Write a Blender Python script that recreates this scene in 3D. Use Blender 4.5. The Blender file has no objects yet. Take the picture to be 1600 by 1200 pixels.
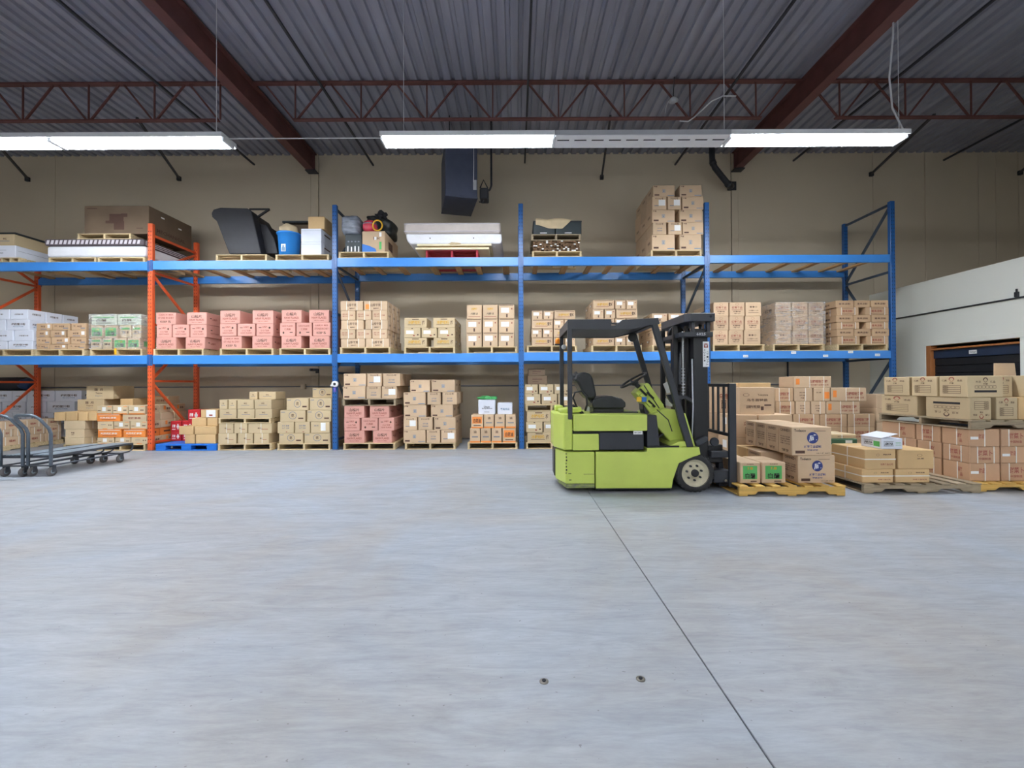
import bpy, bmesh, math, random
from mathutils import Vector, Matrix
R = math.radians
rng = random.Random(7)
SC = bpy.context.scene
COL = SC.collection
# ------------------------------------------------------------------ camera, light, exposure
F = 690.0                                   # focal length in pixels of the 1600-wide frame
CAM_H = 1.31
PITCH, ROLL = R(0.4), R(-0.25)
SHX, SHY = -6 / 1600, -F * math.tan(PITCH) / 1600
cd = bpy.data.cameras.new('camera'); cam = bpy.data.objects.new('camera', cd); COL.objects.link(cam)
cd.sensor_fit = 'HORIZONTAL'; cd.sensor_width = 36; cd.lens = F / 1600 * 36
cd.shift_x, cd.shift_y = SHX, SHY
cd.clip_start, cd.clip_end = 0.05, 200
CR = Matrix.Rotation(R(90) + PITCH, 3, 'X') @ Matrix.Rotation(ROLL, 3, 'Z')
cam.matrix_world = Matrix.Translation((0, 0, CAM_H)) @ CR.to_4x4()
SC.camera = cam
SC.view_settings.view_transform = 'Standard'; SC.view_settings.look = 'None'
SC.view_settings.exposure = 0.5; SC.view_settings.gamma = 1.0
SC.view_settings.use_curve_mapping = False
world = bpy.data.worlds.new('world'); SC.world = world; world.use_nodes = True
world.node_tree.nodes['Background'].inputs[0].default_value = (0.75, 0.85, 1.0, 1)
world.node_tree.nodes['Background'].inputs[1].default_value = 0.02
LAMP_W = 24.0                               # watts per lit fixture of two tubes
LAMP_COL = (0.90, 0.95, 1.0)

def at(px, py, Y):
    """the point of the depth Y (metres in front of the camera) that the photograph shows at pixel px, py"""
    d = CR @ Vector(((px - 800 + SHX * 1600) / F, (600 - py + SHY * 1600) / F, -1))
    return Vector((0, 0, CAM_H)) + d * (Y / d.y)

# ------------------------------------------------------------------ materials
MATS = {}
def lin(c):
    return tuple(((x / 255) / 12.92 if x <= 10 else (((x / 255) + 0.055) / 1.055) ** 2.4) for x in c)

def mat(name, rgb, rough=0.6, metal=0.0, var=0.12, scale=6.0, stretch=(1, 1, 1), bump=0.0, bscale=40.0, rand=0.0, coat=0.0, rgb2=None, emit=0.0, spec=0.5):
    m = bpy.data.materials.new(name); m.use_nodes = True
    nt = m.node_tree; N = nt.nodes; L = nt.links
    b = N['Principled BSDF']
    c = lin(rgb)
    b.inputs['Roughness'].default_value = rough
    b.inputs['Metallic'].default_value = metal
    b.inputs['Specular IOR Level'].default_value = spec
    b.inputs['Coat Weight'].default_value = coat
    b.inputs['Coat Roughness'].default_value = 0.15
    tc = N.new('ShaderNodeTexCoord'); mp = N.new('ShaderNodeMapping'); L.new(tc.outputs['Object'], mp.inputs[0])
    mp.inputs['Scale'].default_value = stretch
    if var > 0:
        nz = N.new('ShaderNodeTexNoise'); nz.inputs['Scale'].default_value = scale; nz.inputs['Detail'].default_value = 5
        L.new(mp.outputs[0], nz.inputs['Vector'])
        rp = N.new('ShaderNodeValToRGB'); L.new(nz.outputs['Fac'], rp.inputs[0])
        c2 = lin(rgb2) if rgb2 else tuple(min(1, x * (1 + var)) for x in c)
        c1 = c if rgb2 else tuple(x * (1 - var) for x in c)
        rp.color_ramp.elements[0].position = 0.32; rp.color_ramp.elements[0].color = (*c1, 1)
        rp.color_ramp.elements[1].position = 0.68; rp.color_ramp.elements[1].color = (*c2, 1)
        out = rp.outputs[0]
        if rand > 0:
            oi = N.new('ShaderNodeObjectInfo'); mr = N.new('ShaderNodeMapRange'); L.new(oi.outputs['Random'], mr.inputs[0])
            mr.inputs[3].default_value = 1 - rand; mr.inputs[4].default_value = 1 + rand
            hs = N.new('ShaderNodeHueSaturation'); L.new(out, hs.inputs['Color']); L.new(mr.outputs[0], hs.inputs['Value'])
            out = hs.outputs[0]
        L.new(out, b.inputs['Base Color'])
    else:
        b.inputs['Base Color'].default_value = (*c, 1)
    if bump > 0:
        n2 = N.new('ShaderNodeTexNoise'); n2.inputs['Scale'].default_value = bscale; n2.inputs['Detail'].default_value = 3
        L.new(mp.outputs[0], n2.inputs['Vector'])
        bp = N.new('ShaderNodeBump'); bp.inputs['Strength'].default_value = bump; bp.inputs['Distance'].default_value = 0.01
        L.new(n2.outputs['Fac'], bp.inputs['Height']); L.new(bp.outputs[0], b.inputs['Normal'])
    if emit > 0:
        b.inputs['Emission Color'].default_value = (*LAMP_COL, 1); b.inputs['Emission Strength'].default_value = emit
    MATS[name] = m
    return m

mat('tan_card', (204, 176, 145), 0.75, rand=0.10, var=0.05, scale=3, bump=0.1, bscale=60)
mat('kraft_card', (206, 172, 124), 0.7, rand=0.07, var=0.06, scale=3, bump=0.1, bscale=60)
mat('pale_card', (206, 184, 150), 0.75, rand=0.08, var=0.05, scale=3, bump=0.1)
mat('olive_card', (196, 175, 140), 0.75, rand=0.07, var=0.05, scale=3, bump=0.1)
mat('brown_card', (192, 160, 126), 0.75, rand=0.08, var=0.05, scale=3, bump=0.1)
mat('red_brown_card', (190, 152, 120), 0.75, rand=0.08, var=0.06, scale=3, bump=0.1)
mat('dark_card', (108, 90, 72), 0.75, rand=0.08, var=0.08, scale=3, bump=0.1)
mat('pink_card', (212, 156, 143), 0.7, rand=0.05, var=0.05, scale=3, bump=0.1)
mat('white_card', (222, 226, 238), 0.6, rand=0.03, var=0.03, scale=3)
mat('green_white_card', (206, 214, 196), 0.6, rand=0.04, var=0.05, scale=4)
mat('red_card', (190, 34, 44), 0.5, rand=0.05, var=0.06)
mat('green_card', (56, 96, 74), 0.6, var=0.08)
mat('ink', (84, 58, 48), 0.7, var=0); mat('ink_red', (150, 76, 64), 0.7, var=0); mat('ink_black', (38, 36, 40), 0.7, var=0)
mat('ink_blue', (52, 64, 128), 0.6, var=0); mat('ink_sky', (104, 138, 170), 0.6, var=0)
mat('ink_yellow', (206, 158, 50), 0.6, var=0); mat('ink_orange', (236, 140, 62), 0.6, var=0.05)
mat('ink_green', (86, 176, 96), 0.6, var=0.05); mat('ink_grey', (120, 124, 136), 0.6, var=0)
mat('paper', (238, 238, 238), 0.6, var=0.02)
mat('strap', (232, 228, 220), 0.35, var=0.03)
mat('pale_wood', (206, 184, 144), 0.7, var=0.18, scale=3, stretch=(1, 12, 12), rand=0.10, bump=0.15)
mat('plank_wood', (188, 150, 104), 0.7, var=0.15, scale=3, stretch=(12, 1, 12), rand=0.12, bump=0.15)
mat('yellow_wood', (214, 172, 92), 0.65, var=0.14, scale=2.5, stretch=(1.5, 8, 14), rand=0.08, bump=0.2, bscale=25)
mat('grey_wood', (152, 136, 112), 0.8, var=0.2, scale=3, stretch=(1.5, 8, 14), rand=0.10, bump=0.25, bscale=25)
mat('red_wood', (160, 40, 56), 0.7, var=0.15, scale=3, rand=0.05)
mat('cream_board', (226, 214, 180), 0.6, var=0.04)
mat('blue_steel', (64, 136, 214), 0.32, var=0.06, scale=2.0, bump=0.03, bscale=14)
mat('blue_post', (32, 88, 150), 0.35, var=0.08, scale=3)
mat('deep_blue', (22, 54, 96), 0.45, var=0.1)
mat('orange_steel', (222, 92, 44), 0.45, var=0.12, scale=4)
mat('hole_dark', (22, 26, 36), 0.8, var=0)
mat('brace_dark', (58, 72, 88), 0.5, var=0.1)
mat('blue_plastic', (30, 112, 208), 0.45, var=0.06)
mat('lime_paint', (194, 210, 98), 0.42, var=0.05, scale=3, coat=0.15, bump=0.03, bscale=9)
mat('scuffed_lime', (150, 164, 84), 0.6, var=0.4, scale=14, stretch=(1, 1, 3), rgb2=(112, 112, 100))
mat('truck_dark', (44, 47, 54), 0.42, var=0.1, scale=4)
mat('truck_black', (24, 25, 28), 0.4, var=0.1)
mat('vinyl_black', (26, 30, 34), 0.42, var=0.1, bump=0.5, bscale=14)
mat('rubber', (48, 48, 50), 0.8, var=0.12, scale=20, bump=0.2, bscale=50)
mat('rim_paint', (206, 198, 172), 0.5, var=0.12, scale=12)
mat('chrome', (180, 184, 190), 0.25, metal=0.9, var=0.05)
mat('cart_steel', (136, 150, 160), 0.38, metal=0.25, var=0.12, scale=8)
mat('cart_handle', (98, 108, 118), 0.4, metal=0.3, var=0.12, scale=8); mat('caster_rubber', (98, 94, 94), 0.7, var=0.1)
mat('cart_dark', (70, 74, 82), 0.45, metal=0.3, var=0.12, scale=8)
mat('lamp_white', (232, 234, 238), 0.4, var=0.02)
mat('lamp_grey', (176, 178, 184), 0.5, var=0.03)
mat('tube_glow', (255, 255, 255), 0.4, var=0, emit=76.0); mat('tube_glow_far', (255, 255, 255), 0.4, var=0, emit=42.0)
mat('deck_steel', (150, 152, 166), 0.42, metal=0.25, var=0.18, scale=1.6, stretch=(3, 0.25, 1), bump=0.02)
mat('red_oxide', (100, 60, 56), 0.6, var=0.18, scale=3)
mat('heater_dark', (70, 76, 96), 0.5, var=0.08)
mat('pipe_dark', (44, 46, 52), 0.5, var=0.1)
mat('office_paint', (240, 242, 234), 0.6, var=0.02, scale=0.6, bump=0.03)
mat('wood_trim', (176, 112, 62), 0.5, var=0.15, scale=2, stretch=(8, 8, 1))
mat('shutter_dark', (22, 24, 30), 0.6, var=0.2); mat('shutter_blue', (34, 48, 72), 0.5, var=0.1)
mat('mattress_white', (226, 226, 232), 0.85, var=0.03, bump=0.5, bscale=22)
mat('mattress_grey', (196, 186, 180), 0.85, var=0.05, bump=0.3, bscale=18)
mat('mattress_band', (88, 78, 84), 0.8, var=0.0)
mat('band_white', (206, 200, 206), 0.8, var=0.0)
mat('black_cloth', (34, 34, 40), 0.6, var=0.15, bump=0.35, bscale=9)
mat('bag_black', (44, 48, 48), 0.4, var=0.25, scale=5, bump=0.6, bscale=10)
mat('wrap_grey', (132, 138, 150), 0.25, var=0.35, scale=4, stretch=(1, 1, 5), bump=0.6, bscale=12)
mat('toy_red', (206, 62, 84), 0.35, var=0.1); mat('toy_yellow', (226, 172, 34), 0.4, var=0.05)
mat('bucket_blue', (44, 138, 222), 0.4, var=0.04)
mat('cap_white', (236, 236, 236), 0.5, var=0.02)
mat('purple', (92, 84, 170), 0.5, var=0.05)
mat('stick_brown', (108, 82, 58), 0.8, var=0.2, rand=0.2)
mat('cloth_tan', (204, 184, 150), 0.85, var=0.08, bump=0.3, bscale=8)
mat('crate_dark', (40, 50, 54), 0.5, var=0.15)
mat('bag_green', (70, 160, 92), 0.4, var=0.2)
mat('amber', (240, 140, 30), 0.3, var=0.05)
mat('sign_blue', (52, 120, 206), 0.5, var=0); mat('sign_yellow', (240, 196, 40), 0.5, var=0)
mat('cable', (210, 212, 216), 0.5, var=0); mat('steel_bolt', (120, 116, 108), 0.4, metal=0.7, var=0.1)

def wall_material():
    m = mat('wall_tan', (202, 189, 166), 0.75, var=0.05, scale=0.35, bump=0.04, bscale=8)
    return m
wall_material()

def floor_material():
    m = bpy.data.materials.new('polished_concrete'); m.use_nodes = True
    nt = m.node_tree; N = nt.nodes; L = nt.links; b = N['Principled BSDF']
    tc = N.new('ShaderNodeTexCoord')
    def noise(sc, st, det=6, dist=0.0, rough=0.6):
        mp = N.new('ShaderNodeMapping'); mp.inputs['Scale'].default_value = st; L.new(tc.outputs['Object'], mp.inputs[0])
        n = N.new('ShaderNodeTexNoise'); n.inputs['Scale'].default_value = sc; n.inputs['Detail'].default_value = det
        n.inputs['Distortion'].default_value = dist; n.inputs['Roughness'].default_value = rough
        L.new(mp.outputs[0], n.inputs['Vector']); return n.outputs['Fac']
    def ramp(f, a, b_, ca, cb):
        r = N.new('ShaderNodeValToRGB'); L.new(f, r.inputs[0])
        r.color_ramp.elements[0].position = a; r.color_ramp.elements[0].color = (*ca, 1)
        r.color_ramp.elements[1].position = b_; r.color_ramp.elements[1].color = (*cb, 1); return r.outputs[0]
    def mix(kind, f, a, b_):
        x = N.new('ShaderNodeMix'); x.data_type = 'RGBA'; x.blend_type = kind
        if isinstance(f, float): x.inputs[0].default_value = f
        else: L.new(f, x.inputs[0])
        L.new(a, x.inputs[6]); L.new(b_, x.inputs[7]); return x.outputs[2]
    patch = ramp(noise(0.55, (1, 1, 1), 5, 0.6), 0.35, 0.66, lin((160, 158, 156)), lin((161, 170, 181)))
    streak = ramp(noise(2.2, (0.9, 4.5, 1), 8, 0.8, 0.7), 0.34, 0.68, (0.80, 0.80, 0.81), (1.06, 1.06, 1.06))
    c = mix('MULTIPLY', 1.0, patch, streak)
    fine = ramp(noise(16, (0.5, 3.0, 1), 6, 0.3, 0.7), 0.3, 0.62, (0.90, 0.90, 0.91), (1.04, 1.04, 1.04))
    c = mix('MULTIPLY', 1.0, c, fine)
    stain = ramp(noise(0.9, (1, 1.6, 1), 4, 0.5), 0.60, 0.78, (1, 1, 1), (0.93, 0.88, 0.82))
    c = mix('MULTIPLY', 1.0, c, stain)
    scr = ramp(noise(5.0, (0.25, 9, 1), 9, 1.6, 0.75), 0.27, 0.33, (0.66, 0.67, 0.70), (1, 1, 1))
    c = mix('MULTIPLY', 0.8, c, scr)
    spk = ramp(noise(38, (1, 1.4, 1), 1), 0.745, 0.765, (1, 1, 1), (0.55, 0.52, 0.50))
    c = mix('MULTIPLY', 0.8, c, spk)
    L.new(c, b.inputs['Base Color'])
    rr = N.new('ShaderNodeMapRange'); L.new(noise(1.5, (1, 3, 1), 5), rr.inputs[0]); rr.inputs[3].default_value = 0.42; rr.inputs[4].default_value = 0.66
    L.new(rr.outputs[0], b.inputs['Roughness'])
    bp = N.new('ShaderNodeBump'); bp.inputs['Strength'].default_value = 0.12; bp.inputs['Distance'].default_value = 0.004
    L.new(noise(9, (1, 3, 1), 6), bp.inputs['Height']); L.new(bp.outputs[0], b.inputs['Normal'])
    MATS['polished_concrete'] = m
floor_material()

def film_material():
    m = bpy.data.materials.new('shrink_film'); m.use_nodes = True
    nt = m.node_tree; N = nt.nodes; L = nt.links
    N.remove(N['Principled BSDF']); o = N['Material Output']
    t = N.new('ShaderNodeBsdfTransparent'); g = N.new('ShaderNodeBsdfGlossy'); g.inputs['Roughness'].default_value = 0.18
    tc = N.new('ShaderNodeTexCoord'); n = N.new('ShaderNodeTexNoise'); n.inputs['Scale'].default_value = 9; n.inputs['Detail'].default_value = 6
    n.inputs['Distortion'].default_value = 1.5
    L.new(tc.outputs['Object'], n.inputs['Vector'])
    b = N.new('ShaderNodeBump'); b.inputs['Strength'].default_value = 1.0; b.inputs['Distance'].default_value = 0.14
    L.new(n.outputs['Fac'], b.inputs['Height']); L.new(b.outputs[0], g.inputs['Normal'])
    mx = N.new('ShaderNodeMixShader'); mx.inputs[0].default_value = 0.2
    df = N.new('ShaderNodeBsdfDiffuse'); df.inputs[0].default_value = (0.9, 0.9, 0.9, 1); m2 = N.new('ShaderNodeMixShader')  # white diffuse film haze, its streaks also standing in for missing glints
    mp = N.new('ShaderNodeMapping'); mp.inputs['Scale'].default_value = (3, 3, 14); L.new(tc.outputs['Object'], mp.inputs[0])
    n2 = N.new('ShaderNodeTexNoise'); n2.inputs['Scale'].default_value = 1.6; n2.inputs['Detail'].default_value = 7; n2.inputs['Distortion'].default_value = 1.2; L.new(mp.outputs[0], n2.inputs['Vector'])
    mr = N.new('ShaderNodeMapRange'); L.new(n2.outputs['Fac'], mr.inputs[0]); mr.inputs[1].default_value = 0.46; mr.inputs[2].default_value = 0.72; mr.inputs[3].default_value = 0.04; mr.inputs[4].default_value = 0.5
    L.new(mr.outputs[0], m2.inputs[0]); L.new(t.outputs[0], m2.inputs[1]); L.new(df.outputs[0], m2.inputs[2])
    L.new(m2.outputs[0], mx.inputs[1]); L.new(g.outputs[0], mx.inputs[2]); L.new(mx.outputs[0], o.inputs[0])
    MATS['shrink_film'] = m
film_material()

# ------------------------------------------------------------------ mesh helpers
class MB:
    """collects shapes into one bmesh, in world coordinates"""
    def __init__(s): s.bm = bmesh.new()
    def box(s, x0, x1, y0, y1, z0, z1, bevel=0.0, seg=1, rot=None):
        g = bmesh.ops.create_cube(s.bm, size=1.0); vs = g['verts']
        for v in vs: v.co = Vector(((x0 + x1) / 2 + v.co.x * (x1 - x0), (y0 + y1) / 2 + v.co.y * (y1 - y0), (z0 + z1) / 2 + v.co.z * (z1 - z0)))
        if rot:
            c = Vector(((x0 + x1) / 2, (y0 + y1) / 2, (z0 + z1) / 2))
            for v in vs: v.co = c + rot @ (v.co - c)
        if bevel:
            es = list({e for v in vs for e in v.link_edges})
            bmesh.ops.bevel(s.bm, geom=es, offset=bevel, segments=seg, profile=0.5, affect='EDGES')
        return s
    def prism(s, pts, a, b, axis='Y', bevel=0.0, seg=1):
        """polygon extruded along an axis: pts are (x,z) for Y, (y,z) for X, (x,y) for Z"""
        def mk(p, t):
            return (p[0], t, p[1]) if axis == 'Y' else ((t, p[0], p[1]) if axis == 'X' else (p[0], p[1], t))
        A = [s.bm.verts.new(mk(p, a)) for p in pts]; B = [s.bm.verts.new(mk(p, b)) for p in pts]
        fs = [s.bm.faces.new(A), s.bm.faces.new(B[::-1])]
        n = len(pts)
        for i in range(n): fs.append(s.bm.faces.new((A[i], B[i], B[(i + 1) % n], A[(i + 1) % n])))
        bmesh.ops.recalc_face_normals(s.bm, faces=fs)
        if bevel:
            es = list({e for f in fs for e in f.edges})
            bmesh.ops.bevel(s.bm, geom=es, offset=bevel, segments=seg, profile=0.5, affect='EDGES', clamp_overlap=True)
        return s
    def tube(s, path, r, n=8, closed=False, r2=None):
        P = [Vector(p) for p in path]; rings = []; m = len(P)
        prev = None
        for i, p in enumerate(P):
            if closed: t = (P[(i + 1) % m] - P[i - 1]).normalized()
            else: t = (P[min(i + 1, m - 1)] - P[max(i - 1, 0)]).normalized()
            if prev is None:
                u = t.orthogonal().normalized()
            else:
                u = (prev - t * prev.dot(t)).normalized()
            prev = u; w = t.cross(u)
            rr = r if r2 is None else r + (r2 - r) * i / (m - 1)
            rings.append([s.bm.verts.new(p + (u * math.cos(2 * math.pi * k / n) + w * math.sin(2 * math.pi * k / n)) * rr) for k in range(n)])
        fs = []
        for i in range(m if closed else m - 1):
            a, b = rings[i], rings[(i + 1) % m]
            for k in range(n): fs.append(s.bm.faces.new((a[k], a[(k + 1) % n], b[(k + 1) % n], b[k])))
        if not closed:
            fs.append(s.bm.faces.new(rings[0][::-1])); fs.append(s.bm.faces.new(rings[-1]))
        for f in fs: f.smooth = n >= 8
        bmesh.ops.recalc_face_normals(s.bm, faces=fs)
        return s
    def bar(s, a, b, w, d=None, up=(0, 0, 1)):
        """square bar from a to b, w wide, d deep"""
        a, b = Vector(a), Vector(b); d = d or w; t = (b - a).normalized(); up = Vector(up)
        if abs(t.dot(up)) > 0.98: up = Vector((0, 1, 0))
        u = t.cross(up).normalized() * w / 2; v = u.cross(t).normalized() * d / 2
        A = [s.bm.verts.new(a + x) for x in (u + v, -u + v, -u - v, u - v)]; B = [s.bm.verts.new(b + x) for x in (u + v, -u + v, -u - v, u - v)]
        fs = [s.bm.faces.new(A), s.bm.faces.new(B[::-1])] + [s.bm.faces.new((A[i], B[i], B[(i + 1) % 4], A[(i + 1) % 4])) for i in range(4)]
        bmesh.ops.recalc_face_normals(s.bm, faces=fs); return s
    def lathe(s, prof, c, axis='Z', n=24, caps=(True, True)):
        """profile of (radius, height) turned about an axis through c"""
        c = Vector(c); rings = []
        def mk(r, h, a):
            q = (r * math.cos(a), r * math.sin(a), h)
            return c + Vector(q if axis == 'Z' else ((q[0], q[2], q[1]) if axis == 'Y' else (q[2], q[0], q[1])))
        for r, h in prof: rings.append([s.bm.verts.new(mk(max(r, 1e-4), h, 2 * math.pi * k / n)) for k in range(n)])
        fs = []
        for a, b in zip(rings, rings[1:]):
            for k in range(n): fs.append(s.bm.faces.new((a[k], a[(k + 1) % n], b[(k + 1) % n], b[k])))
        for f in fs: f.smooth = True
        if caps[0]: fs.append(s.bm.faces.new(rings[0][::-1]))
        if caps[1]: fs.append(s.bm.faces.new(rings[-1]))
        bmesh.ops.recalc_face_normals(s.bm, faces=fs); return s
    def blob(s, c, r, sub=3, noise=0.0, seed=0, zmin=None, sq=2.0):
        g = bmesh.ops.create_icosphere(s.bm, subdivisions=sub, radius=1.0); q = random.Random(seed)
        ph = [q.uniform(0, 6) for _ in range(6)]
        for v in g['verts']:
            d = v.co.copy()
            d = d / ((abs(d.x) ** sq + abs(d.y) ** sq + abs(d.z) ** sq) ** (1 / sq))
            k = 1 + noise * (math.sin(5 * d.x + ph[0]) * math.sin(4 * d.y + ph[1]) + math.sin(7 * d.z + ph[2] + 3 * d.x) * 0.7 + 0.5 * math.sin(11 * d.x + ph[3]) * math.sin(9 * d.z + ph[4]))
            v.co = Vector((c[0] + d.x * r[0] * k, c[1] + d.y * r[1] * k, c[2] + d.z * r[2] * k))
            if zmin is not None: v.co.z = max(v.co.z, zmin)
        for v in g['verts']:
            for f in v.link_faces: f.smooth = True
        return s
    def quad(s, a, b, c, d):
        s.bm.faces.new([s.bm.verts.new(p) for p in (a, b, c, d)]); return s
    def mesh(s, name, loc=(0, 0, 0)):
        me = bpy.data.meshes.new(name); bmesh.ops.translate(s.bm, verts=s.bm.verts, vec=-Vector(loc))
        s.bm.to_mesh(me); s.bm.free(); return me

def wloc(o):
    v = Vector((0, 0, 0))
    while o is not None: v += o.location; o = o.parent
    return v
def link(name, me, m, parent=None, loc=None):
    o = bpy.data.objects.new(name, me); COL.objects.link(o)
    if me is not None and m and not me.materials: me.materials.append(MATS[m])
    if parent is not None: o.parent = parent
    if loc is not None: o.location = loc
    return o
def tag(o, label, cat, group=None, kind=None):
    if label: o['label'] = label
    if cat: o['category'] = cat
    if group: o['group'] = group
    if kind: o['kind'] = kind
    return o
def thing(name, label, cat, loc, group=None):
    return tag(link(name, None, None, None, Vector(loc)), label, cat, group)
def part(name, mb, m, parent, label=None):
    o = link(name, mb.mesh(name, wloc(parent)), m, parent)
    if label: o['label'] = label
    return o
def single(name, mb, m, label, cat, loc, group=None, kind=None):
    return tag(link(name, mb.mesh(name, loc), m, None, Vector(loc)), label, cat, group, kind)
def struct(name, mb, m, parent=None):
    if parent is not None: return part(name, mb, m, parent)
    o = link(name, mb.mesh(name), m); o['kind'] = 'structure'; return o

BOXES = {}
def box_mesh(dx, dy, dz, bev, m, name='board'):
    """shared mesh of a box whose origin is the middle of its base"""
    k = (round(dx, 3), round(dy, 3), round(dz, 3), bev, m, name)
    if k not in BOXES:
        b = MB().box(-dx / 2, dx / 2, -dy / 2, dy / 2, 0, dz, bev)
        me = b.mesh(name); me.materials.append(MATS[m]); BOXES[k] = me
    return BOXES[k]
def bpart(name, parent, x, y, z, dx, dy, dz, m, bev=0.0):
    """a box part, x y z: middle of its base relative to its parent"""
    return link(name, box_mesh(dx, dy, dz, bev, m, name), m, parent, Vector((x, y, z)))

TEXTS = {}
def text_data(s, bold=0.0):
    """letters as flat polygons in a unit square"""
    if (s, bold) not in TEXTS:
        c = bpy.data.curves.new('t', 'FONT'); c.body = s; c.resolution_u = 1; c.offset = bold; c.fill_mode = 'FRONT'
        o = bpy.data.objects.new('t', c); COL.objects.link(o)
        me = bpy.data.meshes.new_from_object(o.evaluated_get(bpy.context.evaluated_depsgraph_get()))
        V = [v.co.copy() for v in me.vertices]; P = [tuple(p.vertices) for p in me.polygons]
        bpy.data.objects.remove(o); bpy.data.curves.remove(c); bpy.data.meshes.remove(me)
        x0 = min(v.x for v in V); x1 = max(v.x for v in V); y0 = min(v.y for v in V); y1 = max(v.y for v in V)
        TEXTS[(s, bold)] = ([((v.x - x0) / (x1 - x0), (v.y - y0) / (y1 - y0)) for v in V], P)
    return TEXTS[(s, bold)]

class Flat:
    """flat print: polygons in (u, v) metres on a face"""
    def __init__(s): s.v = []; s.p = []
    def text(s, t, cx, cy, w, h, bold=0.015, turn=0):
        V, P = text_data(t, bold); n = len(s.v)
        for x, y in V:
            a, b = (x - .5), (y - .5)
            if turn == 180: a, b = -a, -b
            if turn == 90: a, b = -b, a
            s.v.append((cx + a * w, cy + b * h))
        s.p += [tuple(i + n for i in p) for p in P]; return s
    def rect(s, cx, cy, w, h):
        n = len(s.v); s.v += [(cx - w / 2, cy - h / 2), (cx + w / 2, cy - h / 2), (cx + w / 2, cy + h / 2), (cx - w / 2, cy + h / 2)]
        s.p.append((n, n + 1, n + 2, n + 3)); return s
    def disc(s, cx, cy, rx, ry, n=20, a0=0, a1=360):
        k = len(s.v); s.v += [(cx + rx * math.cos(R(a0 + (a1 - a0) * i / n)), cy + ry * math.sin(R(a0 + (a1 - a0) * i / n))) for i in range(n if a1 - a0 == 360 else n + 1)]
        s.p.append(tuple(range(k, len(s.v)))); return s
    def ring(s, cx, cy, rx, ry, t=0.8, n=20, a0=0, a1=360):
        k = len(s.v)
        for i in range(n + 1):
            a = R(a0 + (a1 - a0) * i / n); s.v += [(cx + rx * math.cos(a), cy + ry * math.sin(a)), (cx + rx * t * math.cos(a), cy + ry * t * math.sin(a))]
        for i in range(n): s.p.append((k + 2 * i, k + 2 * i + 2, k + 2 * i + 3, k + 2 * i + 1))
        return s
    def mesh(s, name, m, face, off):
        """face: 'F' looks to -Y, 'R' to +X, 'L' to -X, 'T' up; off: distance of that face from the origin, already proud"""
        f = {'F': lambda u, v: (u, -off, v), 'R': lambda u, v: (off, u, v), 'L': lambda u, v: (-off, -u, v), 'T': lambda u, v: (u, v, off)}[face]
        me = bpy.data.meshes.new(name); me.from_pydata([f(u, v) for u, v in s.v], [], s.p); me.materials.append(MATS[m]); me.update(); return me
# ------------------------------------------------------------------ the hall
YW = 10.72                                   # back wall
ZC = 6.90                                    # underside of the roof deck
XL, XR, YB, XO = -14.0, 14.0, -13.0, 8.60     # hall ends, office wall
floor = struct('floor', MB().box(XL, XR, YB, YW, -0.12, -0.012), 'hole_dark')
fx = [XL, -11.3, -5.21, 0.875, 6.96, XR]
for a, b in zip(fx, fx[1:]):
    struct('floor_slab', MB().box(a + 0.0035, b - 0.0035, YB, YW, -0.012, 0.0, 0.002), 'polished_concrete', floor)
for px, py in ((850, 1063), (1001, 1060)):
    p = at(px, py, 690 * CAM_H / (py - 600)); p.z = 0
    a = thing('floor_anchor', 'small round steel anchor set in the concrete floor, %s of the two' % ('first' if px < 900 else 'second'), 'anchor', p)
    part('anchor_ring', MB().lathe([(0.020, 0), (0.020, 0.003), (0.012, 0.004)], p, n=16), 'steel_bolt', a)
    part('bolt_head', MB().lathe([(0.009, 0.003), (0.009, 0.008)], p, n=6), 'hole_dark', a)

wall = struct('wall_back', MB().box(XL, XR, YW + 0.02, YW + 0.16, 0, ZC + 0.1), 'hole_dark')
seams = [XL, -11.2, -4.965, -4.78, 0.0, 5.26, 5.42, at(1365, 400, YW).x, at(1446, 400, YW).x, at(1459, 400, YW).x, at(1530, 400, YW).x, at(1557, 400, YW).x, at(1593, 400, YW).x, XR]
seams.remove(0.0)
for i, (a, b) in enumerate(zip(seams, seams[1:])):
    pr = 0.02 if b - a < 0.3 else 0.0
    struct('wall_panel', MB().box(a + 0.005, b - 0.005, YW - pr, YW + 0.02, 0, ZC + 0.04, 0.004), 'wall_tan', wall)
struct('wall_left', MB().box(XL - 0.15, XL, YB, YW, 0, ZC + 0.1), 'wall_tan')
struct('wall_right', MB().box(XR, XR + 0.15, YB, YW, 0, ZC + 0.1), 'wall_tan')
struct('wall_front', MB().box(XL, XR, YB - 0.15, YB, 0, ZC + 0.1), 'wall_tan')

# roof deck: ribbed steel sheet, ribs running away from the camera
dk = MB(); pts = []; x = XL
while x < XR:
    pts += [(x, ZC), (x + 0.115, ZC), (x + 0.135, ZC + 0.045), (x + 0.185, ZC + 0.045)]; x += 0.205
A = [dk.bm.verts.new((p[0], YB, p[1])) for p in pts]; B = [dk.bm.verts.new((p[0], YW + 0.02, p[1])) for p in pts]
for i in range(len(pts) - 1): dk.bm.faces.new((A[i], A[i + 1], B[i + 1], B[i]))
struct('ceiling', dk, 'deck_steel')
struct('ceiling_roof', MB().box(XL, XR, YB, YW + 0.02, ZC + 0.06, ZC + 0.16), 'deck_steel')

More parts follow.
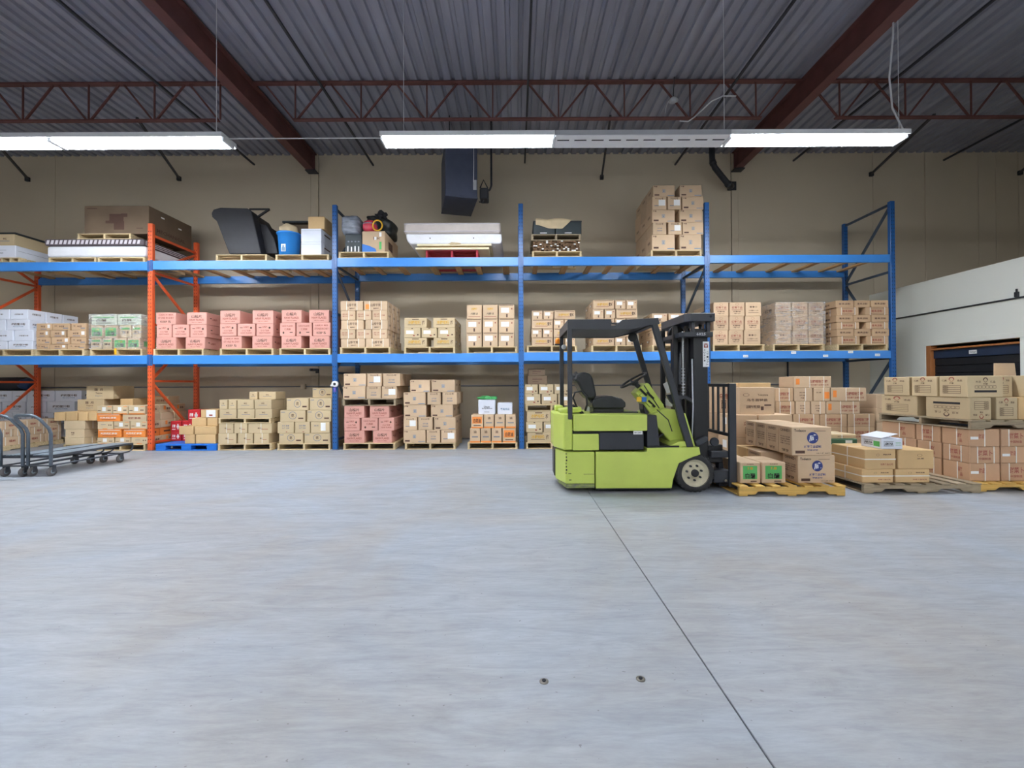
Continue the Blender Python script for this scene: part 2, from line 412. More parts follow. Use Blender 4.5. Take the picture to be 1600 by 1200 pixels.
# two girders running to the back wall
for gx in (-4.90, 5.36, -15.2 + 0.9):
    if gx < -14: continue
    g = struct('ceiling_girder', MB().box(gx - 0.006, gx + 0.006, YB, YW - 0.03, 6.475, ZC - 0.012), 'red_oxide')
    struct('lower_flange', MB().box(gx - 0.095, gx + 0.095, YB, YW - 0.03, 6.455, 6.475, 0.003), 'red_oxide', g)
    struct('upper_flange', MB().box(gx - 0.095, gx + 0.095, YB, YW - 0.03, ZC - 0.015, ZC, 0.003), 'red_oxide', g)
    struct('bearing_plate', MB().box(gx - 0.11, gx + 0.13, YW - 0.22, YW - 0.022, 6.43, 6.454), 'pipe_dark', g)
    struct('stiffener', MB().box(gx - 0.08, gx + 0.08, YW - 0.12, YW - 0.105, 6.476, ZC - 0.02), 'red_oxide', g)
# open web joists across the hall
def joist(xa, xb, first, Y, ends=(0.75, 0.75)):
    zt, zb = ZC - 0.035, 6.215
    j = struct('ceiling_joist', MB().box(xa, xb, Y - 0.05, Y + 0.05, zt, ZC - 0.003, 0.004), 'red_oxide')
    struct('bottom_chord', MB().box(xa + ends[0], xb - ends[1], Y - 0.04, Y + 0.04, zb - 0.03, zb, 0.004), 'red_oxide', j)
    x = first; k = []
    while x < xb - 0.3:
        if x > xa + 0.5: k.append(x)
        x += 1.215
    for x in k:
        struct('web_strut', MB().bar((x, Y, zb), (x, Y, zt), 0.022, 0.022), 'red_oxide', j)
        for s in (-1, 1):
            e = x + s * 0.56
            if xa < e < xb: struct('web_diagonal', MB().bar((x + s * 0.04, Y, zb), (e, Y, zt), 0.028, 0.028), 'red_oxide', j)
YJ = 8.12
for Y in (YJ, 5.3, 2.5):
    joist(XL, -4.96, -13.94, Y, (0.2, 0.5)); joist(-4.84, 5.30, -4.05, Y); joist(5.42, XR, 6.0, Y, (0.5, 0.2))
# bridging bars and braces under the deck
for px, py in ((583, 258), (397, 257), (1055, 257), (1240, 251), (1475, 250), (820, 254)):
    p = at(px, py, YW - 0.01)
    struct('ceiling_bridging', MB().bar((p.x, 2.6, p.z), (p.x, YW, p.z), 0.035, 0.035), 'pipe_dark')
for px, py, qx, qy in ((281, 280, 214, 215), (940, 278, 954, 222), (1360, 273, 1460, 185), (1592, 271, 1700, 215), (45, 281, -40, 225)):
    p = at(px, py, YW); q = at(qx, qy, YJ)
    struct('ceiling_brace', MB().bar(p, (q.x, YJ, 6.25), 0.04, 0.04), 'pipe_dark')
    struct('brace_shoe', MB().box(p.x - 0.04, p.x + 0.04, YW - 0.06, YW, p.z - 0.05, p.z + 0.05), 'pipe_dark')
# office wall with a doorway, running towards the camera
HO = 3.38
ya, yb = 7.52, 9.14; zd = 1.965
ow = struct('wall_office', MB().box(XO, XO + 0.14, yb + 0.10, YW, 0, HO), 'office_paint')
struct('wall_section', MB().box(XO, XO + 0.14, YB, ya - 0.10, 0, HO), 'office_paint', ow)
struct('wall_header', MB().box(XO, XO + 0.14, ya - 0.10, yb + 0.10, zd + 0.10, HO), 'office_paint', ow)
struct('ceiling_office', MB().box(XO, XR, YB, YW, HO, HO + 0.05), 'office_paint')
d = struct('door_1', MB().box(XO + 0.10, XO + 0.14, ya, yb, 0, zd), 'shutter_dark')
for k in range(12): struct('shutter_slat', MB().box(XO + 0.075, XO + 0.10, ya, yb, 0.02 + k * 0.148, 0.02 + k * 0.148 + 0.138, 0.006), 'shutter_dark', d)
struct('shutter_header', MB().box(XO + 0.05, XO + 0.10, ya, yb, zd - 0.17, zd, 0.004), 'shutter_blue', d)
struct('door_jamb', MB().box(XO - 0.012, XO + 0.13, yb, yb + 0.10, 0, zd + 0.10, 0.004), 'wood_trim', d)
struct('door_jamb', MB().box(XO - 0.012, XO + 0.13, ya - 0.10, ya, 0, zd + 0.10, 0.004), 'office_paint', d)
struct('door_lintel', MB().box(XO - 0.012, XO + 0.13, ya, yb, zd, zd + 0.035, 0.004), 'wood_trim', d)
struct('door_casing', MB().box(XO - 0.02, XO, yb + 0.10, yb + 0.22, 0, zd + 0.20, 0.004), 'office_paint', d)
struct('door_casing', MB().box(XO - 0.02, XO, ya - 0.22, yb + 0.10, zd + 0.10, zd + 0.20, 0.004), 'office_paint', d)
struct('door_sign', MB().box(XO + 0.044, XO + 0.05, 8.28, 8.42, zd - 0.12, zd - 0.05), 'paper', d)
sg = link('sign_lettering', Flat().text('9-0123', 0, 0, 0.11, 0.035).mesh('sign_lettering', 'ink_black', 'L', 0.0), None, d, Vector((XO + 0.0425, 8.35, zd - 0.085)))
c = single('office_conduit', MB().tube([(XO - 0.018, y, 2.745) for y in (YB + 1, 2, 6, YW - 0.02)], 0.016, 8), 'pipe_dark', 'thin dark conduit along the white office wall above the doorway', 'conduit', (XO, 6, 2.745))
tr = thing('conduit_fitting', 'small dark conduit fitting on the white office wall', 'fitting', (XO - 0.018, 7.55, 2.78))
part('fitting_body', MB().box(XO - 0.04, XO, 7.52, 7.58, 2.762, 2.85, 0.006), 'pipe_dark', tr)
part('fitting_cap', MB().tube([(XO - 0.02, 7.55, 2.85), (XO - 0.02, 7.55, 2.90)], 0.014), 'pipe_dark', tr)

# conduit, junction box and camera on the back wall
zq = at(700, 603, YW).z
single('wall_conduit', MB().tube([(XL + 1, YW - 0.015, zq), (-4.975, YW - 0.015, zq), (-4.96, YW - 0.035, zq), (-4.78, YW - 0.035, zq), (-4.765, YW - 0.015, zq), (6.6, YW - 0.015, zq)], 0.014, 8), 'ink_grey', 'thin grey conduit along the tan back wall behind the racks', 'conduit', (0, YW, zq))
p = at(475, 604, YW); j = thing('junction_box', 'small beige junction box on the back wall conduit, below the security camera', 'electrical box', (p.x, YW, p.z))
part('box_body', MB().box(p.x - 0.06, p.x + 0.06, YW - 0.07, YW, p.z - 0.065, p.z + 0.065, 0.008), 'wall_tan', j)
part('box_cover', MB().box(p.x - 0.05, p.x + 0.05, YW - 0.076, YW - 0.07, p.z - 0.055, p.z + 0.055), 'wall_tan', j)
p = at(495, 580, YW); j = thing('security_camera', 'small dark security camera on the back wall left of the blue upright', 'camera', (p.x, YW, p.z))
part('mount', MB().box(p.x - 0.02, p.x + 0.06, YW - 0.03, YW, p.z - 0.05, p.z + 0.05, 0.004), 'pipe_dark', j)
part('camera_body', MB().box(p.x - 0.09, p.x + 0.05, YW - 0.2, YW - 0.03, p.z - 0.0, p.z + 0.06, 0.01), 'heater_dark', j)
part('lens', MB().lathe([(0.025, 0), (0.025, -0.015)], (p.x - 0.02, YW - 0.2, p.z + 0.03), 'Y', 12), 'truck_black', j)
p = at(1234, 562, YW - 0.1); q = at(1234, 594, YW - 0.1); j = thing('drop_pipe', 'thin dark pipe down the back wall behind the strapped cartons', 'pipe', (p.x, YW, q.z))
part('pipe', MB().tube([(p.x, YW - 0.02, p.z + 0.4), (p.x, YW - 0.02, q.z)], 0.018), 'pipe_dark', j)
part('pipe_foot', MB().box(p.x - 0.06, p.x + 0.06, YW - 0.05, YW, q.z - 0.05, q.z + 0.02, 0.006), 'pipe_dark', j)

# ------------------------------------------------------------------ fluorescent fixtures
ZL = 4.77
def fixture(x0, x1, Y, label, lit=True, wires=()):
    g = 'fluorescent fixtures hung below the roof'
    t = thing('fluorescent_light', label, 'light', ((x0 + x1) / 2, Y, ZL), g)
    prof = [(Y - .17, ZL), (Y - .17, ZL + .065), (Y - .155, ZL + .072), (Y + .155, ZL + .072), (Y + .17, ZL + .065), (Y + .17, ZL), (Y + .162, ZL), (Y + .055, ZL + .05), (Y - .055, ZL + .05), (Y - .162, ZL)]
    if not lit: prof = prof[:6]
    part('reflector', MB().prism(prof, x0 + 0.003, x1 - 0.003, 'X'), 'lamp_white' if lit else 'lamp_grey', t)
    if lit:
        for s in (-0.085, 0.085):
            part('tube', MB().tube([(x0 + .05, Y + s, ZL - .012), (x1 - .05, Y + s, ZL - .012)], 0.019, 10), 'tube_glow' if Y > 5 else 'tube_glow_far', t)
        for e in (x0 + .003, x1 - .033):
            part('end_cap', MB().box(e, e + .03, Y - .12, Y + .12, ZL - .034, ZL + .048, .004), 'lamp_white', t)
        ld = bpy.data.lights.new('tube_lamp', 'AREA'); ld.shape = 'RECTANGLE'; ld.size = x1 - x0 - .12; ld.size_y = .22
        ld.energy = LAMP_W * (4.4 if Y > 5 else 1.0); ld.color = LAMP_COL
        lo = bpy.data.objects.new('tube_lamp', ld); COL.objects.link(lo); lo.parent = t; lo.location = (0, 0, 0.038)
    else:
        part('cover_plate', MB().box(x0 + .01, x1 - .01, Y - .165, Y + .165, ZL - .008, ZL, .003), 'lamp_white', t)
        n = 10
        for k in range(n):
            c = x0 + (x1 - x0) * (k + .5) / n
            part('slot', MB().box(c - .085, c + .085, Y - .055, Y - .028, ZL - .0095, ZL - .0075), 'hole_dark', t)
    for wx in wires:
        part('hanger_wire', MB().tube([(wx, Y, ZL + .07), (wx, Y, ZC)], 0.005, 6), 'cable', t)
    return t
YL = 6.28
fb = [at(v, 220, YL).x for v in (-178, 90, 358, 598, 866, 1134, 1408)]
fixture(fb[3], fb[4], YL, 'lit twin tube fixture in front of the black heater, left of the unlit one', True, (fb[3] + 0.3,))
fixture(fb[4], fb[5], YL, 'unlit fixture with a slotted white cover between two lit fixtures', False, (fb[5] - 0.02,))
fixture(fb[5], fb[6], YL, 'lit twin tube fixture at the cable end, right of the unlit slotted one', True, (fb[6] - 0.03,))
fixture(fb[1], fb[2], YL, 'lit twin tube fixture above the mattress, ending left of the roof girder', True, (fb[2] - 0.18,))
fixture(fb[0], fb[1], YL, 'lit twin tube fixture at the far left edge, over the white cartons', True)
single('light_rail_wire', MB().tube([(fb[2] - .05, YL, ZL + .06), (fb[3] + .05, YL, ZL + .06)], 0.008, 6), 'cable', 'thin white wire strung between the two lit fixtures across the roof girder', 'wire', (0, YL, ZL))
bz = [(fb[6] - .02, YL, ZL + .08), (fb[6] + .02, YL, ZL + .16), (fb[6] - .12, YL, ZL + .45), (fb[6] - .16, YL, ZL + .9), (fb[6] - .1, YL, ZL + 1.5), (fb[6] - .08, YL, ZC)]
single('supply_cable', MB().tube(bz, 0.012, 8), 'cable', 'pale supply cable hanging from the roof to the last lit fixture', 'cable', bz[0])
for Y in (1.5, -3.3, -8.1):  # farthest row is an unseen addition giving the racks more frontal light
    for k, c in enumerate((-9.2, -6.7, -2.6, 0.0, 2.5, 6.3)):
        if Y > 0 and k in (0, 1, 3, 4): continue
        fixture(c - 1.22, c + 1.22, Y, 'lit twin tube fixture %s in the %s row behind the camera' % (['first', 'second', 'third', 'fourth', 'fifth', 'sixth'][k], 'nearest' if Y > 0 else 'middle' if Y > -5 else 'added farthest'), True, (c,))

# ------------------------------------------------------------------ hanging heater and vent pipe
hx0, hx1, hz0, hz1 = -1.46, -0.80, 5.14, 6.25
h = thing('unit_heater', 'dark boxy unit heater hung from the roof above the rack', 'heater', (-1.1, 9.45, hz0))
hr = Matrix.Rotation(R(14), 3, 'Z')
part('cabinet', MB().box(hx0 - .08, hx1 - .08, 8.97, 9.95, hz0, hz1, 0.02, 2, rot=hr), 'heater_dark', h)
part('base_flange', MB().box(hx0 - .085, hx1 - .075, 8.965, 9.955, hz0 - .015, hz0 + .012, 0.004, rot=hr), 'heater_dark', h)
part('rating_plate', MB().box(-.86, -.79, 9.03, 9.05, 5.30, 5.50), 'lamp_grey', h)
part('valve_box', MB().box(-.74, -.56, 9.2, 9.5, 5.2, 5.42, .02), 'pipe_dark', h)
part('gas_pipe', MB().tube([(-.50, 9.3, ZC - .01), (-.50, 9.3, 5.5), (-.53, 9.3, 5.42), (-.62, 9.3, 5.36)], .022), 'pipe_dark', h)
part('conduit', MB().tube([(-.74, 9.3, 5.45), (-.66, 9.25, 5.6), (-.58, 9.28, 5.45), (-.6, 9.3, 5.34), (-.68, 9.3, 5.14), (-.76, 9.3, 5.16)], .014), 'pipe_dark', h)
part('cable', MB().tube([(-.85, 9.02, 5.45), (-.84, 8.99, 5.8), (-.84, 8.99, 6.24)], .008), 'cable', h)
for x in (hx0 + .1, hx1 - .12):
    for y in (9.15, 9.8): part('hanger_rod', MB().tube([(x, y, hz1 - .01), (x, y, ZC)], .012), 'pipe_dark', h)
v = thing('vent_pipe', 'black elbowed vent pipe from the roof into the back wall', 'pipe', (4.6, 10.3, 6.0))
q = [at(1112, 225, 10.3), at(1113, 252, 10.3), at(1117, 262, 10.3), at(1137, 287, 10.3), at(1141, 291, 10.4), at(1143, 291, YW)]
q = [Vector((q[0].x, 10.3, ZC))] + q
part('pipe', MB().tube(q, .065, 12), 'pipe_dark', v)
for a, b in ((2, 3), (4, 5)):
    part('joint_collar', MB().tube([q[a] , q[a].lerp(q[b], .5)], .078, 12), 'pipe_dark', v)
part('wall_flange', MB().box(q[-1].x - .11, q[-1].x + .11, YW - .03, YW, q[-1].z - .11, q[-1].z + .11, .01), 'pipe_dark', v)
p = at(1052, 160, YJ - .1); hk = thing('hanging_lamp_socket', 'small pale socket hung from the roof joist near the rack boxes', 'socket', p)
part('socket', MB().lathe([(.05, 0), (.09, .03), (.03, .09)], p, n=14), 'lamp_grey', hk)
part('cord', MB().tube([p + Vector((-.09, 0, .02)), p + Vector((-.13, 0, -.08)), p + Vector((-.15, 0, -.2))], .006, 6), 'cable', hk)
part('bracket', MB().bar(p + Vector((0, .0, .09)), (p.x + .02, YJ - .1, ZC), .012), 'pipe_dark', hk)
cb = [at(1150, 150, YJ - .1), at(1130, 150, YJ - .1), at(1112, 158, YJ - .1), at(1085, 183, YJ - .1), at(1075, 190, YJ - .1), at(1062, 189, YJ - .1)]
single('loose_cable', MB().tube(cb, .012, 8), 'cable', 'loose pale cable looped over the joist chord below the roof', 'cable', cb[0])
# ------------------------------------------------------------------ pallet racks
YF, YR = 8.90, 10.12                         # front posts, rear posts
XF = [at(v, 560, YF).x for v in (-47, 236.5, 524, 814.5, 1105, 1394.5)]
UP = [at(p, q, 8.88).z for p, q in ((118, 409.5), (380, 407.2), (668, 402.6), (960, 401), (1250, 398.3))]
LO = [at(p, q, 8.88).z for p, q in ((118, 556), (380, 555), (668, 552.4), (960, 550), (1250, 548.3))]
ORD = ['first', 'second', 'third', 'fourth', 'fifth', 'sixth', 'seventh', 'eighth', 'ninth', 'tenth']
FR = ['orange rack frame at the far left end behind the platform carts', 'orange rack frame with dented diagonals right of the orange banded cartons',
      'blue rack frame with the tape dispenser hung on it', 'blue rack frame right of the grey and white mattresses',
      'blue rack frame behind the forklift mast', 'blue end frame of the rack beside the white office wall']
TOPY = [352, 350, 321, 319, 317, 315]
def frame(i):
    x = XF[i]; zt = at(x * F / YF + 806, TOPY[i], YF).z
    org = i < 2; m = 'orange_steel' if org else 'blue_post'; bm = 'orange_steel' if org else 'brace_dark'
    t = thing('rack_frame', FR[i], 'rack frame', (x, (YF + YR) / 2, 0), 'upright frames of the pallet racks')
    for n, (y0, y1) in enumerate(((YF - .04, YF + .035), (YR, YR + .075))):
        ps = part('post', MB().box(x - .047, x + .047, y0, y1, 0.012, zt if n == 0 else zt + (.02 if org else 0), .006), m, t)
        part('foot_plate', MB().box(x - .07, x + .07, y0 - .03, y1 + .02, 0, .012), 'ink_grey', t)
        hb = MB()
        for k in range(int((zt - .2) / .076)):
            for s in (-.022, .022): hb.box(x + s - .006, x + s + .006, y0 - .0012, y0 + .002, .14 + k * .076, .165 + k * .076)
        o = part('slot_hole', hb, 'hole_dark', t); o['kind'] = 'stuff'
    a, b = YF + .03, YR + .005
    lv = [0.16, 1.40, 2.55, 3.60, 4.35] if org else [0.2, 1.55, 2.75, 3.72, zt - .06]
    if i == 5: lv = [0.16, 1.80, 3.55, zt - .05]
    for z in lv: part('strut', MB().bar((x, a, z), (x, b, z), .035, .045), bm, t)
    for k in range(len(lv) - 1):
        f = (k % 2 == 0) != (i == 0)
        z0, z1 = lv[k] + .05, lv[k + 1] - .05
        part('diagonal', MB().bar((x, b if f else a, z0), (x, a if f else b, z1), .035, .045), bm, t)
for i in range(6): frame(i)
BAYN = ['bay with the platform carts', 'bay with the pink cartons', 'bay with the tape dispenser', 'bay behind the forklift', 'bay beside the office wall']
def beam(i, lvl, rear):
    z = (UP if lvl else LO)[i]; hgt = .175 if i < 4 else .155
    x0, x1 = XF[i] + .05, XF[i + 1] - .05; z0 = z - hgt
    nm = '%s blue %s beam of the %s' % ('rear' if rear else 'front', 'upper' if lvl else 'lower', BAYN[i])
    y = (YR + .005) if rear else (YF - .03)
    t = thing('rack_beam', nm, 'shelf beam', ((x0 + x1) / 2, y, z0), 'blue shelf beams')
    s = -1 if rear else 1
    o = y + .06 if rear else y
    prof = [(o, z0), (o, z), (o + s * .035, z), (o + s * .035, z - .04), (o + s * .065, z - .04), (o + s * .065, z0)]
    part('beam_tube', MB().prism(prof, x0, x1, 'X', .003), 'blue_steel', t)
    yc = y + .06 if rear else y - .014
    for xa, xb in ((x0 - .048, x0 + .004), (x1 - .004, x1 + .048)):
        part('end_connector', MB().box(xa, xb, yc, yc + .012, z0 - .03, z + .02, .002), 'blue_post' , t)
    if i == 4 and lvl == 0 and not rear:
        for px, py in ((1165, 556.5), (1240, 551), (1290, 556), (1329, 550), (1371, 554.5)):
            q = at(px, py, y)
            part('shelf_label', MB().box(q.x - .05, q.x + .05, y - .003, y, q.z - .024, q.z + .024), 'paper', t)
            link('label_print', Flat().text('90-0123', 0, 0, .075, .022).mesh('label_print', 'ink_grey', 'F', 0), None, t, Vector((q.x, y - .0035, q.z)) - wloc(t))
for i in range(5):
    for lvl in (0, 1):
        for rear in (False, True):
            if lvl == 0 and rear and i > 3 and False: continue
            beam(i, lvl, rear)
# deck boards across the upper beams
PL = [(9, 60, 112, 150, 190, 222), (262, 310, 352, 390, 420, 448, 482, 505), (535, 580, 620, 672, 712, 745, 790), (838, 885, 925, 958, 995, 1042, 1085), (1112, 1150, 1190, 1240, 1285, 1330, 1362)]
for i in range(5):
    z = UP[i]
    for k, px in enumerate(PL[i]):
        x = at(px, 419, YF + .3).x; w = .10 + rng.uniform(0, .04); x = min(max(x, XF[i] + .14), XF[i + 1] - .14)
        o = link('deck_board', box_mesh(round(w, 2), YR - YF + .015, .038, .002, 'plank_wood', 'deck_board'), None, None, Vector((x, (YF + YR + .035) / 2, z - .04)))
        tag(o, '%s wooden deck board under the upper shelf of the %s' % (ORD[k], BAYN[i]), 'board', 'deck boards of the upper shelf')

# ------------------------------------------------------------------ pallets
def pallet(label, x0, x1, y0, y1, z0, h, m='pale_wood', group='wooden pallets', name='wooden_pallet'):
    """stringers run away from the camera"""
    w, d = x1 - x0, y1 - y0
    t = thing(name, label, 'pallet', ((x0 + x1) / 2, (y0 + y1) / 2, z0), group)
    tb, bb = .018, .016; hs = h - tb - bb
    for x in (-w / 2 + .022, 0, w / 2 - .022): bpart('stringer', t, x, 0, bb, .04, d - .01, hs, m, .003)
    n = 6; bw = round(d / n - .035, 3)
    for k in range(n): bpart('top_board', t, 0, -d / 2 + bw / 2 + k * (d - bw) / (n - 1), bb + hs, w, bw, tb, m, .002)
    for k in range(3): bpart('bottom_board', t, 0, -d / 2 + bw / 2 + k * (d - bw) / 2, 0, w, bw, bb, m, .002)
    return t
def side_pallet(label, x0, x1, y0, y1, z0, h, m, group='wooden pallets', n=7, gap=.045):
    """notched stringers run across the view"""
    w, d = x1 - x0, y1 - y0; cx = (x0 + x1) / 2
    t = thing('wooden_pallet', label, 'pallet', (cx, (y0 + y1) / 2, z0), group)
    tb, bb = .02, .016; za, zb = z0 + bb, z0 + h - tb
    q = [(x0, za), (x0 + w * .15, za), (x0 + w * .18, za + .035), (x0 + w * .34, za + .035), (x0 + w * .37, za), (x0 + w * .63, za), (x0 + w * .66, za + .035), (x0 + w * .82, za + .035), (x0 + w * .85, za), (x1, za), (x1, zb), (x0, zb)]
    for y in (y0, (y0 + y1) / 2 - .02, y1 - .04): part('stringer', MB().prism(q, y, y + .04, 'Y', .003), m, t)
    bw = round(w / n - gap, 3)
    for k in range(n): bpart('top_board', t, -w / 2 + bw / 2 + k * (w - bw) / (n - 1), 0, h - tb, bw, d + .02, tb, m, .003)
    for k in range(3): bpart('bottom_board', t, -w / 2 + bw / 2 + k * (w - bw) / 2, 0, 0, bw, d, bb, m, .003)
    return t

# ------------------------------------------------------------------ cartons
# front print of each kind of carton: (what, colour, ...) in fractions of the face
T, B_, D_, O_ = 't', 'r', 'd', 'o'
HF = [(T, 'ink', '山楂片', .5, .66, .52, .26), (T, 'ink_red', 'HAW FLAKES', .5, .38, .74, .17), (T, 'ink_red', '净重 20公斤 中国制造', .5, .17, .5, .07)]
HE = [(T, 'ink_red', '山楂片', .5, .74, .3, .14), (B_, 'ink', .22, .68, .16, .05), (D_, 'ink', .78, .66, .06, .09), (T, 'ink_red', '小心轻放', .5, .44, .52, .12), (T, 'ink_red', 'HAW FLAKES', .5, .25, .66, .11)]
HK = [(T, 'ink_red', 'HAW FLAKES', .5, .76, .7, .11), (T, 'ink_red', '保质期', .5, .52, .4, .14), (D_, 'ink', .24, .26, .06, .09), (B_, 'ink', .74, .28, .2, .06)]
HX = [(T, 'ink_red', '山楂饼片 精选', .5, .8, .74, .12), (T, 'ink_red', 'STORE IN DRY', .5, .55, .8, .16), (T, 'ink', 'KEEP 防', .5, .25, .56, .2)]
